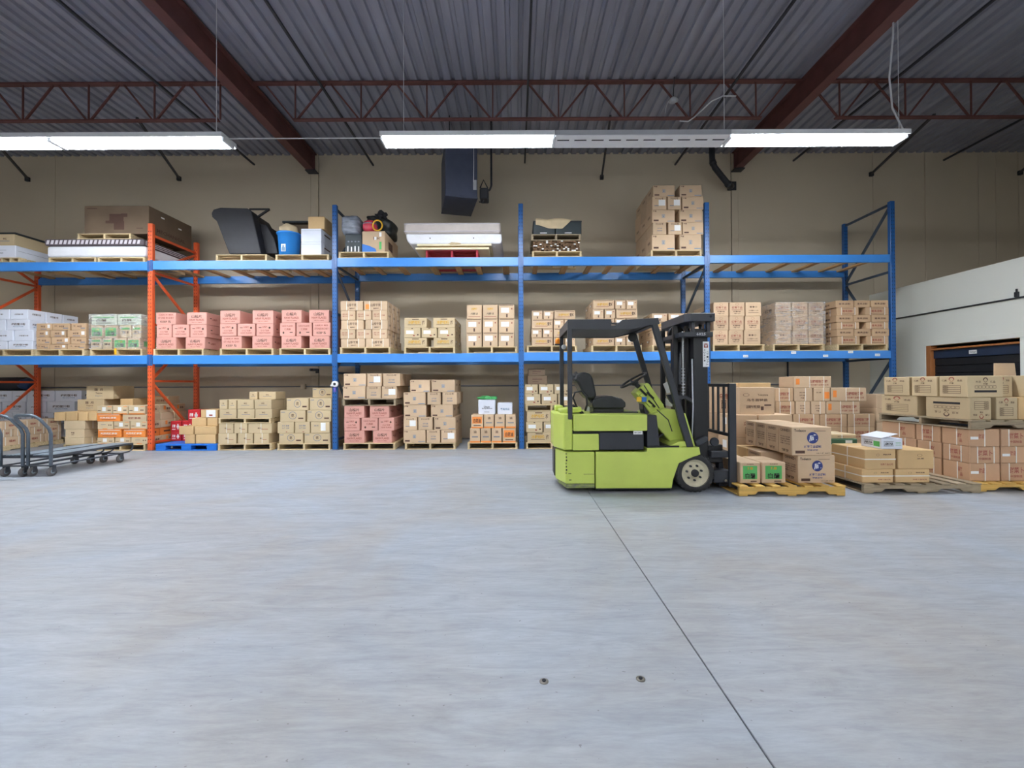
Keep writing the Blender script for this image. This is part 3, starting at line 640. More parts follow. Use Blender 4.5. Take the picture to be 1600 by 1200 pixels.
KIND = {
 'haw':  ('pink_carton', 'pink_card', HF, [(T, 'ink_red', '山楂片', .5, .5, .3, .2), (B_, 'ink', .25, .55, .1, .08)]),
 'hae':  ('pink_carton', 'pink_card', HE, [(T, 'ink_red', 'HAW FLAKES', .5, .35, .5, .12), (B_, 'ink', .3, .6, .1, .08)]),
 'hak':  ('pink_carton', 'pink_card', HK, [(T, 'ink_red', 'HAW FLAKES', .5, .4, .5, .12)]),
 'hax':  ('pink_carton', 'pink_card', HX, [(T, 'ink_red', 'HAW FLAKES', .5, .4, .5, .12)]),
 'wht':  ('white_carton', 'white_card', [(T, 'ink', '纯奶蛋汁粉', .52, .56, .62, .22), (T, 'ink_sky', 'MILK & EGG POWDER', .52, .34, .46, .09)], [(T, 'ink', '纯奶蛋汁粉', .5, .55, .62, .22), (T, 'ink_sky', 'MILK & EGG POWDER', .5, .32, .5, .09)]),
 'whe':  ('white_carton', 'white_card', [(T, 'ink', '纯奶蛋汁粉', .5, .5, .5, .12)], [(T, 'ink', '纯奶蛋汁粉', .5, .55, .5, .2)]),
 'flt':  ('flat_brown_carton', 'brown_card', [(T, 'ink', '金针菜', .55, .55, .3, .3), (T, 'ink', '净重', .2, .62, .14, .16), (B_, 'ink_grey', .78, .3, .3, .14)], [(B_, 'ink', .5, .5, .5, .2)]),
 'fll':  ('flat_brown_carton', 'brown_card', [(T, 'ink', '金针菜', .45, .55, .3, .3), (B_, 'paper', .84, .6, .17, .5), (B_, 'ink_grey', .5, .2, .4, .1)], [(B_, 'ink', .5, .5, .5, .2)]),
 'grn':  ('green_label_carton', 'tan_card', [(B_, 'ink_green', .5, .48, .84, .66), (T, 'ink_black', '白醋', .52, .36, .56, .34), (T, 'ink_yellow', '陈酿', .55, .66, .3, .14)], [(B_, 'ink_green', .5, .5, .6, .5)]),
 'gre':  ('green_label_carton', 'green_white_card', [(B_, 'ink_green', .5, .72, .8, .1), (T, 'ink', '白醋', .4, .45, .4, .24), (B_, 'ink', .5, .2, .6, .05)], []),
 'grt':  ('green_label_carton', 'pale_card', [(B_, 'ink_green', .5, .74, .8, .16), (T, 'ink', '白醋 陈酿', .5, .45, .6, .22)], []),
 'str':  ('strapped_tan_carton', 'tan_card', [(T, 'ink', '山珍干货', .5, .58, .42, .32), (T, 'ink', '福建特产', .52, .22, .24, .14), ('s', 'strap', .28), ('s', 'strap', .74)], [(T, 'ink', '山珍干货', .5, .5, .5, .25), ('s', 'strap', .3)]),
 'ste':  ('strapped_tan_carton', 'tan_card', [(T, 'ink_red', '品名 山珍', .3, .62, .36, .14), (T, 'ink_red', '净重 10公斤', .3, .4, .38, .12), (T, 'ink_red', '日期', .74, .5, .2, .14), ('s', 'strap', .55)], [(T, 'ink', '山珍', .5, .5, .5, .25), ('s', 'strap', .4)]),
 'sto':  ('strapped_tan_carton', 'tan_card', [(T, 'ink', '山珍干货', .5, .58, .42, .32), (T, 'ink', '福建特产', .52, .22, .24, .14), (B_, 'ink_orange', .15, .4, .17, .5), ('s', 'strap', .24), ('s', 'strap', .74)], [(T, 'ink', '山珍干货', .5, .5, .5, .25), ('s', 'strap', .3)]),
 'yel':  ('yellow_print_carton', 'olive_card', [(T, 'ink_yellow', '冰糖柑橘', .45, .55, .56, .36), (T, 'ink', '梅', .86, .5, .12, .5), (B_, 'ink', .45, .3, .6, .05), (B_, 'ink', .5, .86, .3, .08)], [(T, 'ink', '梅', .5, .5, .3, .5), (B_, 'paper', .3, .6, .2, .2)]),
 'yel2': ('yellow_print_carton', 'tan_card', [(T, 'ink_yellow', '冰糖柑橘', .45, .5, .54, .3), (T, 'ink', '蜜饯', .84, .5, .2, .4), (B_, 'ink_red', .45, .26, .6, .05), (B_, 'ink', .5, .9, .9, .05)], [(T, 'ink', '梅', .5, .5, .3, .5), (B_, 'paper', .3, .6, .2, .2)]),
 'lab':  ('white_label_carton', 'olive_card', [(B_, 'paper', .36, .56, .46, .34), (B_, 'ink_red', .6, .22, .12, .12), (B_, 'ink', .84, .3, .1, .12), (B_, 'ink', .5, .93, .1, .08)], [(T, 'ink', '梅', .5, .5, .3, .5)]),
 'lab2': ('white_label_carton', 'tan_card', [(B_, 'paper', .4, .6, .52, .36), (B_, 'ink', .52, .2, .1, .24), (B_, 'ink_red', .84, .7, .08, .1), (B_, 'ink', .5, .95, .9, .04)], [(T, 'ink', '梅', .5, .5, .3, .5)]),
 'gld':  ('yellow_print_carton', 'tan_card', [(T, 'ink_yellow', '冰糖梅', .5, .7, .42, .18), (T, 'ink_black', '九制陈皮', .5, .36, .48, .16), (B_, 'ink_red', .5, .14, .8, .03)], []),
 'emb':  ('blue_emblem_carton', 'tan_card', [('x', 'ink_sky', .5, .5, .2, .36), (T, 'ink_sky', '豆', .5, .5, .1, .18), (T, 'ink', '净重', .12, .88, .16, .1), (B_, 'ink', .18, .16, .22, .12), (B_, 'ink_sky', .82, .1, .3, .05)], [(T, 'ink', '合味道', .5, .6, .4, .2)]),
 'eme':  ('blue_emblem_carton', 'tan_card', [(T, 'ink', 'FOOD号', .5, .86, .56, .14), (T, 'ink_grey', '生产日期', .5, .5, .34, .12), (B_, 'ink_grey', .5, .3, .4, .06)], []),
 'eml':  ('blue_emblem_carton', 'tan_card', [(T, 'ink', 'FOOD号', .5, .86, .56, .14), (B_, 'paper', .68, .54, .46, .46), (B_, 'ink_grey', .3, .3, .3, .06)], []),
 'gou':  ('gourd_print_carton', 'tan_card', [('o', 'ink_red', .5, .85, .1, .09), (T, 'ink_red', '红枣食品', .5, .62, .7, .17), (B_, 'ink_red', .5, .46, .74, .03), (T, 'ink', '新疆特级', .5, .34, .5, .1), (T, 'ink', '净重十公斤', .5, .2, .44, .08)], [(T, 'ink', '红枣', .5, .5, .5, .25)]),
 'god':  ('gourd_print_carton', 'tan_card', [(T, 'ink', '◆◆◇', .5, .66, .5, .13), (T, 'ink', '保质期十二月', .5, .4, .6, .08), (B_, 'ink', .5, .25, .66, .02)], []),
 'pan':  ('frame_print_carton', 'brown_card', [('f', 'ink', .5, .5, .6, .7), (T, 'ink_red', '青岛凉粉', .48, .5, .46, .34), ('s', 'strap', .2), ('s', 'strap', .82)], [(T, 'ink', '青岛', .5, .5, .3, .3), ('s', 'strap', .4)]),
 'pae':  ('frame_print_carton', 'brown_card', [(T, 'ink', '青岛凉粉', .5, .5, .66, .28)], [(T, 'ink', '青岛', .5, .5, .3, .3)]),
 'krf':  ('plain_kraft_carton', 'kraft_card', [], []),
 'krl':  ('plain_kraft_carton', 'kraft_card', [(B_, 'paper', .6, .5, .56, .9), (B_, 'ink_red', .6, .3, .2, .2)], []),
 'red':  ('red_carton', 'red_card', [(B_, 'paper', .7, .5, .12, .5), (B_, 'paper', .7, .5, .26, .2), (T, 'paper', '药膏', .3, .55, .3, .3), (B_, 'paper', .3, .25, .34, .06)], []),
 'orp':  ('orange_band_carton', 'ink_orange', [(T, 'paper', '天然花旗参茶', .48, .5, .72, .24), (B_, 'paper', .5, .9, .9, .06), (B_, 'ink_red', .5, .24, .6, .05)], [(B_, 'ink', .5, .5, .5, .2)]),
 'ort':  ('orange_band_carton', 'pale_card', [(B_, 'paper', .47, .6, .24, .5), (B_, 'ink', .16, .42, .2, .07), (B_, 'ink_orange', .5, .06, .94, .1), (B_, 'ink_orange', .84, .9, .25, .06), (B_, 'ink', .82, .46, .22, .1)], [(B_, 'ink_orange', .4, .6, .16, .5), (T, 'ink', '参茶', .7, .5, .3, .3)]),
 'orr':  ('orange_band_carton', 'pale_card', [(T, 'ink_red', '花旗参茶', .5, .44, .54, .3), (B_, 'ink_orange', .5, .95, .94, .06)], []),
 'ori':  ('orange_band_carton', 'pale_card', [(B_, 'ink', .75, .55, .06, .16), (B_, 'ink', .88, .55, .06, .16), (B_, 'ink_orange', .5, .08, .3, .1), (B_, 'ink_grey', .4, .6, .3, .06)], [(B_, 'ink_orange', .4, .6, .16, .5), (T, 'ink', '参茶', .7, .5, .3, .3)]),
 'egg':  ('oval_print_carton', 'olive_card', [('o', 'ink_grey', .5, .55, .16, .34), (T, 'ink', '花', .5, .55, .12, .28), (B_, 'ink', .82, .3, .2, .12), (B_, 'ink_grey', .12, .84, .16, .06)], []),
 'ege':  ('oval_print_carton', 'olive_card', [(T, 'ink_grey', '品名 重量', .5, .66, .44, .12), (T, 'ink_grey', '生产 日期', .5, .45, .44, .12), (B_, 'ink_red', .56, .12, .08, .06)], []),
 'egl':  ('oval_print_carton', 'olive_card', [(B_, 'paper', .66, .56, .26, .7), (T, 'ink_grey', '品名', .3, .66, .24, .12)], []),
 'tai':  ('import_carton', 'olive_card', [(T, 'ink', '国  月', .46, .72, .3, .2), (T, 'ink', 'Taiyue', .47, .45, .26, .14), (T, 'ink_grey', 'Import', .47, .25, .26, .12)], []),
 'bea':  ('brown_carton', 'olive_card', [(T, 'ink', '金桔', .5, .6, .2, .18), (B_, 'ink_grey', .5, .4, .5, .05)], []),
 'bes':  ('brown_carton', 'olive_card', [(T, 'ink', '金桔', .5, .5, .2, .2), (B_, 'ink_red', .7, .4, .3, .05), ('s', 'strap', .55)], []),
 'bep':  ('brown_carton', 'pale_card', [], [(T, 'ink', '福', .6, .5, .14, .3), ('s', 'strap', .35)]),
 'bet':  ('brown_carton', 'pale_card', [(T, 'ink', '金雀', .4, .6, .18, .2), (T, 'ink', '精选', .4, .36, .14, .1)], [(B_, 'ink', .6, .5, .3, .05)]),
 'bev':  ('brown_carton', 'tan_card', [], [(T, 'ink_red', '福州', .5, .5, .3, .3), ('s', 'strap', .2), ('s', 'strap', .8)]),
 'lin':  ('printed_brown_carton', 'tan_card', [('o', 'ink', .18, .72, .09, .06), (T, 'ink', 'Yokozuna', .66, .72, .3, .08), (T, 'ink', '乌冬面特级', .5, .53, .6, .1), (T, 'ink', '品名规格产地 净重保质期限', .38, .28, .4, .12), (B_, 'ink', .64, .22, .08, .14), (B_, 'ink', .8, .34, .2, .05)], [(B_, 'paper', .5, .7, .3, .3)]),
 'lip':  ('printed_brown_carton', 'tan_card', [(T, 'ink_red', '乌冬', .62, .6, .3, .2), (T, 'ink', '面', .6, .3, .14, .3)], [(B_, 'paper', .5, .7, .3, .3)]),
 'sug':  ('strapped_brown_carton', 'brown_card', [(T, 'ink_red', '白糖精制食糖', .5, .56, .52, .26), (T, 'ink_red', '广东甘蔗食品有限公司', .5, .26, .6, .14), ('s', 'strap', .22), ('s', 'strap', .78)], [(B_, 'ink_red', .5, .5, .5, .2)]),
 'sui':  ('strapped_brown_carton', 'tan_card', [(T, 'ink_red', '白糖精制食糖', .66, .56, .48, .26), (T, 'ink_red', '广东甘蔗食品有限公司', .66, .26, .52, .14), (B_, 'ink_orange', .1, .55, .1, .5), ('s', 'strap', .42), ('s', 'strap', .80)], []),
 'sue':  ('strapped_brown_carton', 'tan_card', [(T, 'ink', '品名 规格', .44, .66, .3, .1), (T, 'ink', '生产日期', .44, .45, .3, .1), (T, 'ink', '净重', .44, .25, .2, .1), ('s', 'strap', .62)], []),
 'sua':  ('strapped_brown_carton', 'tan_card', [(T, 'ink', '品名 规格', .3, .66, .3, .1), (B_, 'ink_orange', .8, .45, .3, .5), ('s', 'strap', .58)], []),
 'tod':  ('emblem_carton', 'tan_card', [(T, 'ink_black', 'Todesco', .2, .88, .3, .1), ('D', 'ink_blue', .52, .62, .145, .185), (T, 'paper', '咸', .53, .615, .2, .26), (T, 'ink_blue', '咸亨食品调料', .52, .31, .44, .1), (T, 'ink_blue', '特级调味', .52, .19, .28, .05), (B_, 'ink', .2, .12, .24, .1), (T, 'ink_black', '2.5L × 6罐 18公斤', .78, .08, .34, .04), (B_, 'ink', .7, .86, .3, .012)],
         [(T, 'ink', 'CANNED1', .5, .86, .72, .1), (T, 'ink', '甲乙丙丁戊己庚', .5, .62, .7, .05), (T, 'ink', '调味品保质期限', .5, .54, .7, .05), (T, 'ink', '产地广东佛山市', .5, .46, .7, .05), (T, 'ink', '净重十八公斤正', .5, .38, .7, .05), (T, 'ink', '轻拿轻放', .5, .14, .5, .1)]),
 'gbx':  ('green_label_carton', 'tan_card', [(B_, 'ink_green', .49, .52, .7, .64), (T, 'ink_black', '白醋', .5, .36, .48, .26), (T, 'ink_black', '广', .27, .38, .08, .2), (T, 'ink_yellow', '陈酿', .5, .72, .26, .14), (T, 'ink', '白米酿造', .5, .92, .34, .05), (B_, 'ink', .66, .1, .3, .05)], []),
 'kbd':  ('kraft_bundle', 'kraft_card', [('o', 'ink', .42, .72, .05, .06), (T, 'ink', '高级凉果', .72, .74, .26, .08), (T, 'ink_red', '东莞食品公司', .7, .24, .4, .1), ('h', 'strap', .5)], [('h', 'strap', .5), ('s', 'strap', .5)]),
 'kbs':  ('kraft_bundle', 'kraft_card', [('o', 'ink', .6, .72, .07, .07), (T, 'ink', '凉果', .62, .55, .2, .08)], []),
 'fac':  ('face_emblem_carton', 'olive_card', [('a', 'ink_red', .46, .84, .1, .12), (T, 'ink', '优质', .2, .78, .18, .09), (T, 'ink', '凉品', .74, .78, .18, .09), (T, 'ink', '梅精', .46, .66, .14, .08), ('g', 'ink', .46, .36, .62, .36)],
         [('a', 'ink', .5, .80, .07, .12), (T, 'ink', '梅精', .5, .62, .12, .08), (T, 'ink', '天 然', .3, .72, .14, .1), (T, 'ink', '优 品', .7, .72, .14, .1), ('b', 'ink', .5, .48, .6, .11), (B_, 'ink_black', .5, .28, .62, .1)]),
 'fan':  ('face_emblem_carton', 'olive_card', [('a', 'ink', .5, .80, .07, .12), (T, 'ink', '梅精', .5, .62, .12, .08), (T, 'ink', '天 然', .3, .72, .14, .1), (T, 'ink', '优 品', .7, .72, .14, .1), ('b', 'ink', .5, .48, .6, .11), (B_, 'ink_black', .5, .28, .62, .1)],
         [('a', 'ink_red', .46, .84, .1, .12), (T, 'ink', '优质', .2, .78, .18, .09), (T, 'ink', '凉品', .74, .78, .18, .09), (T, 'ink', '梅精', .46, .66, .14, .08), ('g', 'ink', .46, .36, .62, .36)]),
 'wax':  ('red_print_carton', 'red_brown_card', [(T, 'ink_red', '甜菜卜', .5, .62, .5, .34), (T, 'ink_red', '中国制造', .5, .28, .4, .14), ('s', 'strap', .26), ('s', 'strap', .8)], [(T, 'ink_red', '甜菜卜', .5, .6, .46, .3), (T, 'ink_red', '中国制造', .5, .26, .34, .14), ('s', 'strap', .3), ('s', 'strap', .72)]),
 'waz':  ('red_print_carton', 'red_brown_card', [(T, 'ink_red', '甜品', .4, .6, .2, .26), (B_, 'paper', .16, .5, .26, .16), ('s', 'strap', .5)], [(T, 'ink_red', '甜', .66, .6, .16, .24), (T, 'ink_red', '品', .7, .3, .1, .2), ('s', 'strap', .44)]),
 'drk':  ('dark_brown_carton', 'dark_card', [(B_, 'ink', .5, .6, .5, .12), (B_, 'ink', .4, .3, .3, .06)], []),
}
PRN = {'ink': 'printed_lettering', 'ink_red': 'red_lettering', 'ink_black': 'black_lettering', 'ink_blue': 'blue_emblem', 'ink_sky': 'blue_emblem', 'ink_yellow': 'yellow_lettering',
       'ink_orange': 'orange_panel', 'ink_green': 'green_panel', 'ink_grey': 'grey_lettering', 'paper': 'paper_label'}
PMESH = {}
def print_meshes(items, w, h, face, off):
    """flat print on one face of a carton, one mesh per colour; later colours lie a little further out"""
    key = (repr(items), round(w, 2), round(h, 2), face, round(off, 3))
    if key in PMESH: return PMESH[key]
    L = {}; turn = 0
    for it in items:
        k, col = it[0], it[1]
        if k in 'sh': continue
        f = L.setdefault(col, Flat())
        if k == 't': f.text(it[2], (it[3] - .5) * w, it[4] * h, it[5] * w, it[6] * h, .02)
        else:
            cx, cy, a, b = (it[2] - .5) * w, it[3] * h, it[4] * w, it[5] * h
            if k == 'r': f.rect(cx, cy, a, b)
            elif k == 'd': f.disc(cx, cy, a, b, 8)
            elif k == 'D': f.disc(cx, cy, a, a, 28)
            elif k == 'o': f.ring(cx, cy, a, b, .86, 14)
            elif k == 'x': f.ring(cx, cy, a / 2, b / 2, .84, 4, 45, 405)
            elif k == 'f':
                for s in (-1, 1): f.rect(cx, cy + s * b / 2, a, .006); f.rect(cx + s * a / 2, cy, .006, b)
            elif k == 'a': f.ring(cx, cy, a, b, .62, 12, -10, 190); f.ring(cx, cy - .01 * h, a * .72, b * .8, .8, 10, 190, 350)
            elif k == 'g':
                for i in range(5): f.rect(cx, cy - b / 2 + i * b / 4, a, .004)
                for u in (-.5, -.22, .5): f.rect(cx + u * a, cy, .004, b)
                for i in range(4):
                    f.text('规格', cx - .36 * a, cy - b / 2 + (i + .5) * b / 4, a * .2, b * .15)
            elif k == 'b':
                for i in range(6): f.rect(cx - a / 2 + (i + .5) * a / 6, cy + b / 2, a / 7, .004); f.rect(cx - a / 2 + (i + .5) * a / 6, cy - b / 2, a / 7, .004); f.rect(cx - a / 2 + (i + .9) * a / 6, cy, .004, b); f.rect(cx - a / 2 + (i + .1) * a / 6, cy, .004, b)
    order = sorted(L, key=lambda c: (c in ('ink_black',), c == 'paper' and 'ink_blue' in L, c in ('ink_yellow',)))
    PMESH[key] = [L[c].mesh(PRN[c], c, face, off + .0012 + .0006 * i) for i, c in enumerate(order)]
    return PMESH[key]
STR = {}
def strap_mesh(w, d, h, pos, way):
    k = (round(w, 2), round(d, 2), round(h, 2), round(pos, 2), way)
    if k not in STR:
        b = MB(); e = .0022; s = .006
        if way == 's':
            x = -w / 2 + pos * w
            b.box(x - s, x + s, -d / 2 - e, -d / 2, .002, h); b.box(x - s, x + s, -d / 2 - e, d / 2 + e, h - .001, h + .0012); b.box(x - s, x + s, d / 2, d / 2 + e, .002, h)
        elif way == 'y':
            y = -d / 2 + pos * d
            for q in (-1, 1): b.box(q * (w / 2 + e / 2) - e / 2, q * (w / 2 + e / 2) + e / 2, y - s, y + s, .002, h)
            b.box(-w / 2 - e, w / 2 + e, y - s, y + s, h - .001, h + .0012)
        else:
            z = pos * h
            b.box(-w / 2, w / 2, -d / 2 - e, -d / 2, z - s, z + s); b.box(-w / 2, w / 2, d / 2, d / 2 + e, z - s, z + s)
            for q in (-1, 1): b.box(q * (w / 2 + e / 2) - e / 2, q * (w / 2 + e / 2) + e / 2, -d / 2, d / 2, z - s, z + s)
        me = b.mesh('packing_strap'); me.materials.append(MATS['strap']); STR[k] = me
    return STR[k]
CART = {}
def carton(kind, x0, x1, y0, y1, z0, z1, label, group=None, side=None, front=True, tilt=True, flip=False):
    name, m, fp, sp = KIND[kind]
    w, d, h = math.floor((x1 - x0 - .004) * 100) / 100, math.floor((y1 - y0 - .004) * 100) / 100, z1 - z0 - .0015
    key = (w, d, round(h, 3), m)
    if key not in CART:
        b = MB().box(-w / 2, w / 2, -d / 2, d / 2, 0, h, .007)
        b.box(-w / 2 + .004, w / 2 - .004, -.0015, .0015, h - .004, h + .0004)
        me = b.mesh(name); me.materials.append(MATS[m]); CART[key] = me
    o = link(name, CART[key], None, None, Vector(((x0 + x1) / 2, (y0 + y1) / 2, z0)))
    if tilt: o.rotation_euler.z = R(rng.uniform(-.35, .35))
    tag(o, label, 'box' if name == 'kraft_bundle' else 'carton', group)
    if front:
        for me in print_meshes(fp, w, h, 'F', d / 2): 
            c = link(me.name.split('.')[0], me, None, o)
            if flip: c.rotation_euler.y = math.pi; c.location.z = h
    if side:
        for me in print_meshes(sp, d, h, side, w / 2):
            c = link(me.name.split('.')[0], me, None, o)
            if flip: c.rotation_euler.x = math.pi; c.location.z = h
    done = set()
    for it in (fp if front else []) + (sp if side else []):
        if it[0] in 'sh':
            way = 'h' if it[0] == 'h' else ('s' if it in fp and front else 'y')
            if (way, it[2]) in done: continue
            done.add((way, it[2])); link('packing_strap', strap_mesh(w, d, h, it[2], way), None, o)
    return o
ROWN = {1: ['only row'], 2: ['top row', 'bottom row'], 3: ['top row', 'middle row', 'bottom row'], 4: ['top row', 'second row', 'third row', 'bottom row'],
        5: ['top row', 'second row', 'middle row', 'fourth row', 'bottom row'], 6: ['top row', 'second row', 'third row', 'fourth row', 'fifth row', 'bottom row']}
def stack(phrase, rows, base, Y=8.88, d=.40, side=None, nb=2, dx=0.0, group=None, wrapk=None):
    """rows from the top down: (pixel y of its top edge, [(pixel x0, x1, kind) ...]); base: height its lowest carton stands on"""
    n = len(rows); zs = []
    for ty, bs in rows:
        xm = (bs[0][0] + bs[-1][1]) / 2; zs.append(at(xm, ty, Y).z)
    zs.append(base); out = []
    rn = ROWN[n]; g = group or ('cartons of the ' + phrase)
    for r, (ty, bs) in enumerate(rows):
        z1, z0 = zs[r], zs[r + 1]
        ym = ty + 8
        for i, (a, b, k) in enumerate(bs):
            x0, x1 = at(a, ym, Y).x, at(b, ym, Y).x
            last = ((i == len(bs) - 1) if side == 'R' else (i == 0)) and not (r == 0 and phrase == 'strapped floor stack')
            pos = 'only one' if len(bs) == 1 else ('%s from left' % ORD[i])
            jy = rng.uniform(0, .012)
            out.append(carton(k, x0, x1, Y + jy, Y + d + jy, z0, z1, '%s, %s, %s, %s' % (KIND[k][0].replace('_', ' '), pos, rn[r], phrase), g, side if (side and last) else None))
            if side and last:
                for q in range(1, nb + 1):
                    jx = rng.uniform(-.012, .004) * (1 if side == 'R' else -1)
                    y0 = Y + q * (d + .014)
                    lab = '%s, %s behind %s end, %s, %s' % (KIND[k][0].replace('_', ' '), ORD[q - 1], 'right' if side == 'R' else 'left', rn[r], phrase)
                    out.append(carton(k, x0 + jx, x1 + jx, y0, y0 + d, z0, z1, lab, g, side, False))
    return out
def rpal(phrase, a, b, z0, py=None, m='pale_wood', Y=8.88, d=1.12, h=.135):
    """pallet between pixel columns a and b"""
    return pallet('%s wooden pallet under the %s' % ({'pale_wood': 'pale', 'grey_wood': 'grey', 'red_wood': 'red painted'}[m], phrase), at(a, 550, Y).x, at(b, 550, Y).x, Y, Y + d, z0, h, m)
# ------------------------------------------------------------------ middle shelf, bay by bay
def mid(i, phrase, pal, rows, **k):
    rpal(phrase, pal[0], pal[1], LO[i], **({'m': k.pop('pm')} if 'pm' in k else {}))
    return stack(phrase, rows, LO[i] + .135, **k)
mid(0, 'white stack on middle shelf', (-42, 51), [
    (483, [(-24, 14, 'whe'), (15, 43, 'whe')]), (499, [(-30, 8, 'whe'), (9, 45, 'wht')]), (516, [(-18, 20, 'whe'), (21, 51, 'whe')]), (533, [(-30, 10, 'whe'), (12, 50, 'wht')])], d=.34, side='R', nb=2)
mid(0, 'flat brown stack on middle shelf', (54, 131), [
    (505, [(55, 79, 'fll'), (80, 108, 'flt'), (110, 134, 'flt')]), (516, [(55, 76, 'fll'), (77, 102, 'fll'), (104, 134, 'fll')]), (527, [(55, 78, 'flt'), (79, 108, 'fll'), (109, 134, 'flt')]), (538, [(55, 75, 'flt'), (76, 103, 'fll'), (104, 133, 'flt')])], d=.5, side='R', nb=1)
mid(0, 'green label stack on middle shelf', (140, 222), [
    (491, [(142, 182, 'gre'), (183, 220, 'gre')]), (508, [(141, 161, 'grn'), (162, 183, 'grn'), (186, 204, 'grt'), (205, 220, 'grt')]), (528, [(141, 158, 'grt'), (159, 174, 'grt'), (176, 197, 'grn'), (198, 218, 'grn')])], d=.5, side='R', nb=1)
PKA = [(0, 'first pink stack beside orange upright'), (1, 'second pink stack on middle shelf'), (2, 'third pink stack beside blue upright')]
mid(1, 'pink stack beside orange upright', (239, 318), [
    (488, [(243, 275, 'hax'), (291, 323, 'haw')]), (507, [(244, 268, 'hae'), (269, 295, 'hae'), (296, 322, 'hae')]), (527, [(243, 275, 'haw'), (289, 320, 'haw')])], d=.5, side='R', nb=1)
mid(1, 'middle one of three pink stacks', (343, 427), [
    (485, [(343, 375, 'haw'), (394, 427, 'haw')]), (505.5, [(343, 369, 'hae'), (370, 398, 'hae'), (400, 427, 'hae')]), (525, [(345, 377, 'hax'), (393, 425, 'haw')])], d=.5, side='R', nb=1)
mid(1, 'pink stack beside blue upright', (436, 516), [
    (484, [(439, 471, 'haw'), (482, 514, 'haw')]), (504, [(436, 461, 'hak'), (462, 487, 'hak'), (488, 516, 'hax')]), (525, [(439, 471, 'haw'), (483, 515, 'haw')])], d=.5, side='R', nb=1)
mid(2, 'tall strapped stack on middle shelf', (531, 610), [
    (470, [(531, 567, 'str'), (568, 605, 'sto')]), (485, [(532, 555, 'ste'), (556, 580, 'ste'), (581, 605, 'ste')]), (500, [(532, 568, 'str'), (570, 606, 'str')]), (514.5, [(531, 555, 'ste'), (556, 580, 'ste'), (581, 605, 'ste')]), (529, [(532, 570, 'str'), (571, 608, 'str')])], d=.33, side='R', nb=2)
mid(2, 'yellow print stack on middle shelf', (631, 711), [
    (496.5, [(631, 667, 'yel'), (676, 711, 'yel')]), (512, [(631, 657, 'lab'), (658, 683, 'lab'), (684, 711, 'lab')]), (527.5, [(631, 667, 'yel'), (677, 711, 'yel')])], d=.5, side='R', nb=1)
mid(2, 'square stack on middle shelf', (729, 808), [
    (476, [(729, 753, 'gld'), (754, 778, 'gld'), (779, 804, 'lab2')]), (497.5, [(728, 753, 'lab2'), (754, 778, 'lab2'), (779, 804, 'lab2')]), (519.5, [(728, 753, 'lab2'), (754, 778, 'lab2'), (779, 804, 'lab2')])], d=.5)
mid(3, 'stack left of forklift roof', (823, 902), [
    (485, [(831, 848, 'lab2'), (849, 865, 'lab2'), (866, 899, 'yel2')]), (498.5, [(831, 864, 'yel2'), (865, 881, 'lab2'), (882, 898, 'lab2')]), (513, [(830, 847, 'lab2'), (848, 864, 'lab2'), (865, 898, 'yel2')]), (527, [(831, 864, 'yel2'), (865, 882, 'lab2'), (883, 899, 'lab2')])], d=.5, side='L', nb=1)
mid(3, 'stack behind the forklift roof', (924, 1003), [
    (468, [(927, 960, 'yel2'), (961, 978, 'lab2'), (979, 996, 'lab2')]), (482.5, [(926, 944, 'lab2'), (945, 962, 'lab2'), (963, 996, 'yel2')]), (497, [(927, 960, 'yel2'), (961, 978, 'lab2'), (979, 996, 'lab2')]), (511, [(926, 944, 'lab2'), (945, 962, 'lab2'), (963, 996, 'yel2')]), (526, [(927, 960, 'yel2'), (961, 978, 'lab2'), (979, 996, 'lab2')])], d=.5, side='L', nb=1)
mid(3, 'stack behind the forklift mast', (1019, 1098), [
    (489, [(1019, 1043, 'lab2'), (1045, 1070, 'lab2'), (1071, 1094, 'lab2')]), (502, [(1019, 1052, 'yel2'), (1053, 1094, 'yel2')]), (515, [(1020, 1043, 'lab2'), (1044, 1070, 'lab2'), (1071, 1094, 'lab2')]), (527, [(1020, 1053, 'yel2'), (1054, 1094, 'yel2')])], d=.5, side='L', nb=1)
mid(4, 'gourd print stack beside forklift mast', (1114, 1195), [
    (472, [(1115, 1139, 'gou'), (1140, 1164, 'gou'), (1165, 1190, 'god')]), (494, [(1115, 1139, 'gou'), (1140, 1163, 'gou'), (1164, 1189, 'gou')]), (516, [(1114, 1138, 'gou'), (1139, 1162, 'gou'), (1163, 1189, 'god')])], d=.5, side='L', nb=1)
mid(4, 'film wrapped gourd print stack', (1208, 1289), [
    (472, [(1212, 1237, 'gou'), (1238, 1263, 'gou'), (1264, 1288, 'gou')]), (494, [(1213, 1238, 'god'), (1239, 1263, 'gou'), (1264, 1288, 'gou')]), (516, [(1212, 1237, 'god'), (1239, 1263, 'gou'), (1264, 1288, 'gou')])], d=.5, side='L', nb=1)
mid(4, 'flat stack beside blue end frame', (1308, 1388), [
    (469, [(1306, 1335, 'pae'), (1336, 1361, 'pae'), (1362, 1389, 'pae')]), (480, [(1308, 1343, 'pan'), (1353, 1390, 'pan')]), (492, [(1307, 1334, 'pae'), (1335, 1361, 'pae'), (1362, 1390, 'pae')]),
    (503, [(1308, 1344, 'pan'), (1354, 1390, 'pan')]), (514, [(1308, 1335, 'pae'), (1336, 1362, 'pae'), (1363, 1391, 'pae')]), (525, [(1309, 1345, 'pan'), (1355, 1389, 'pan')])], d=.5, side='L', nb=1)
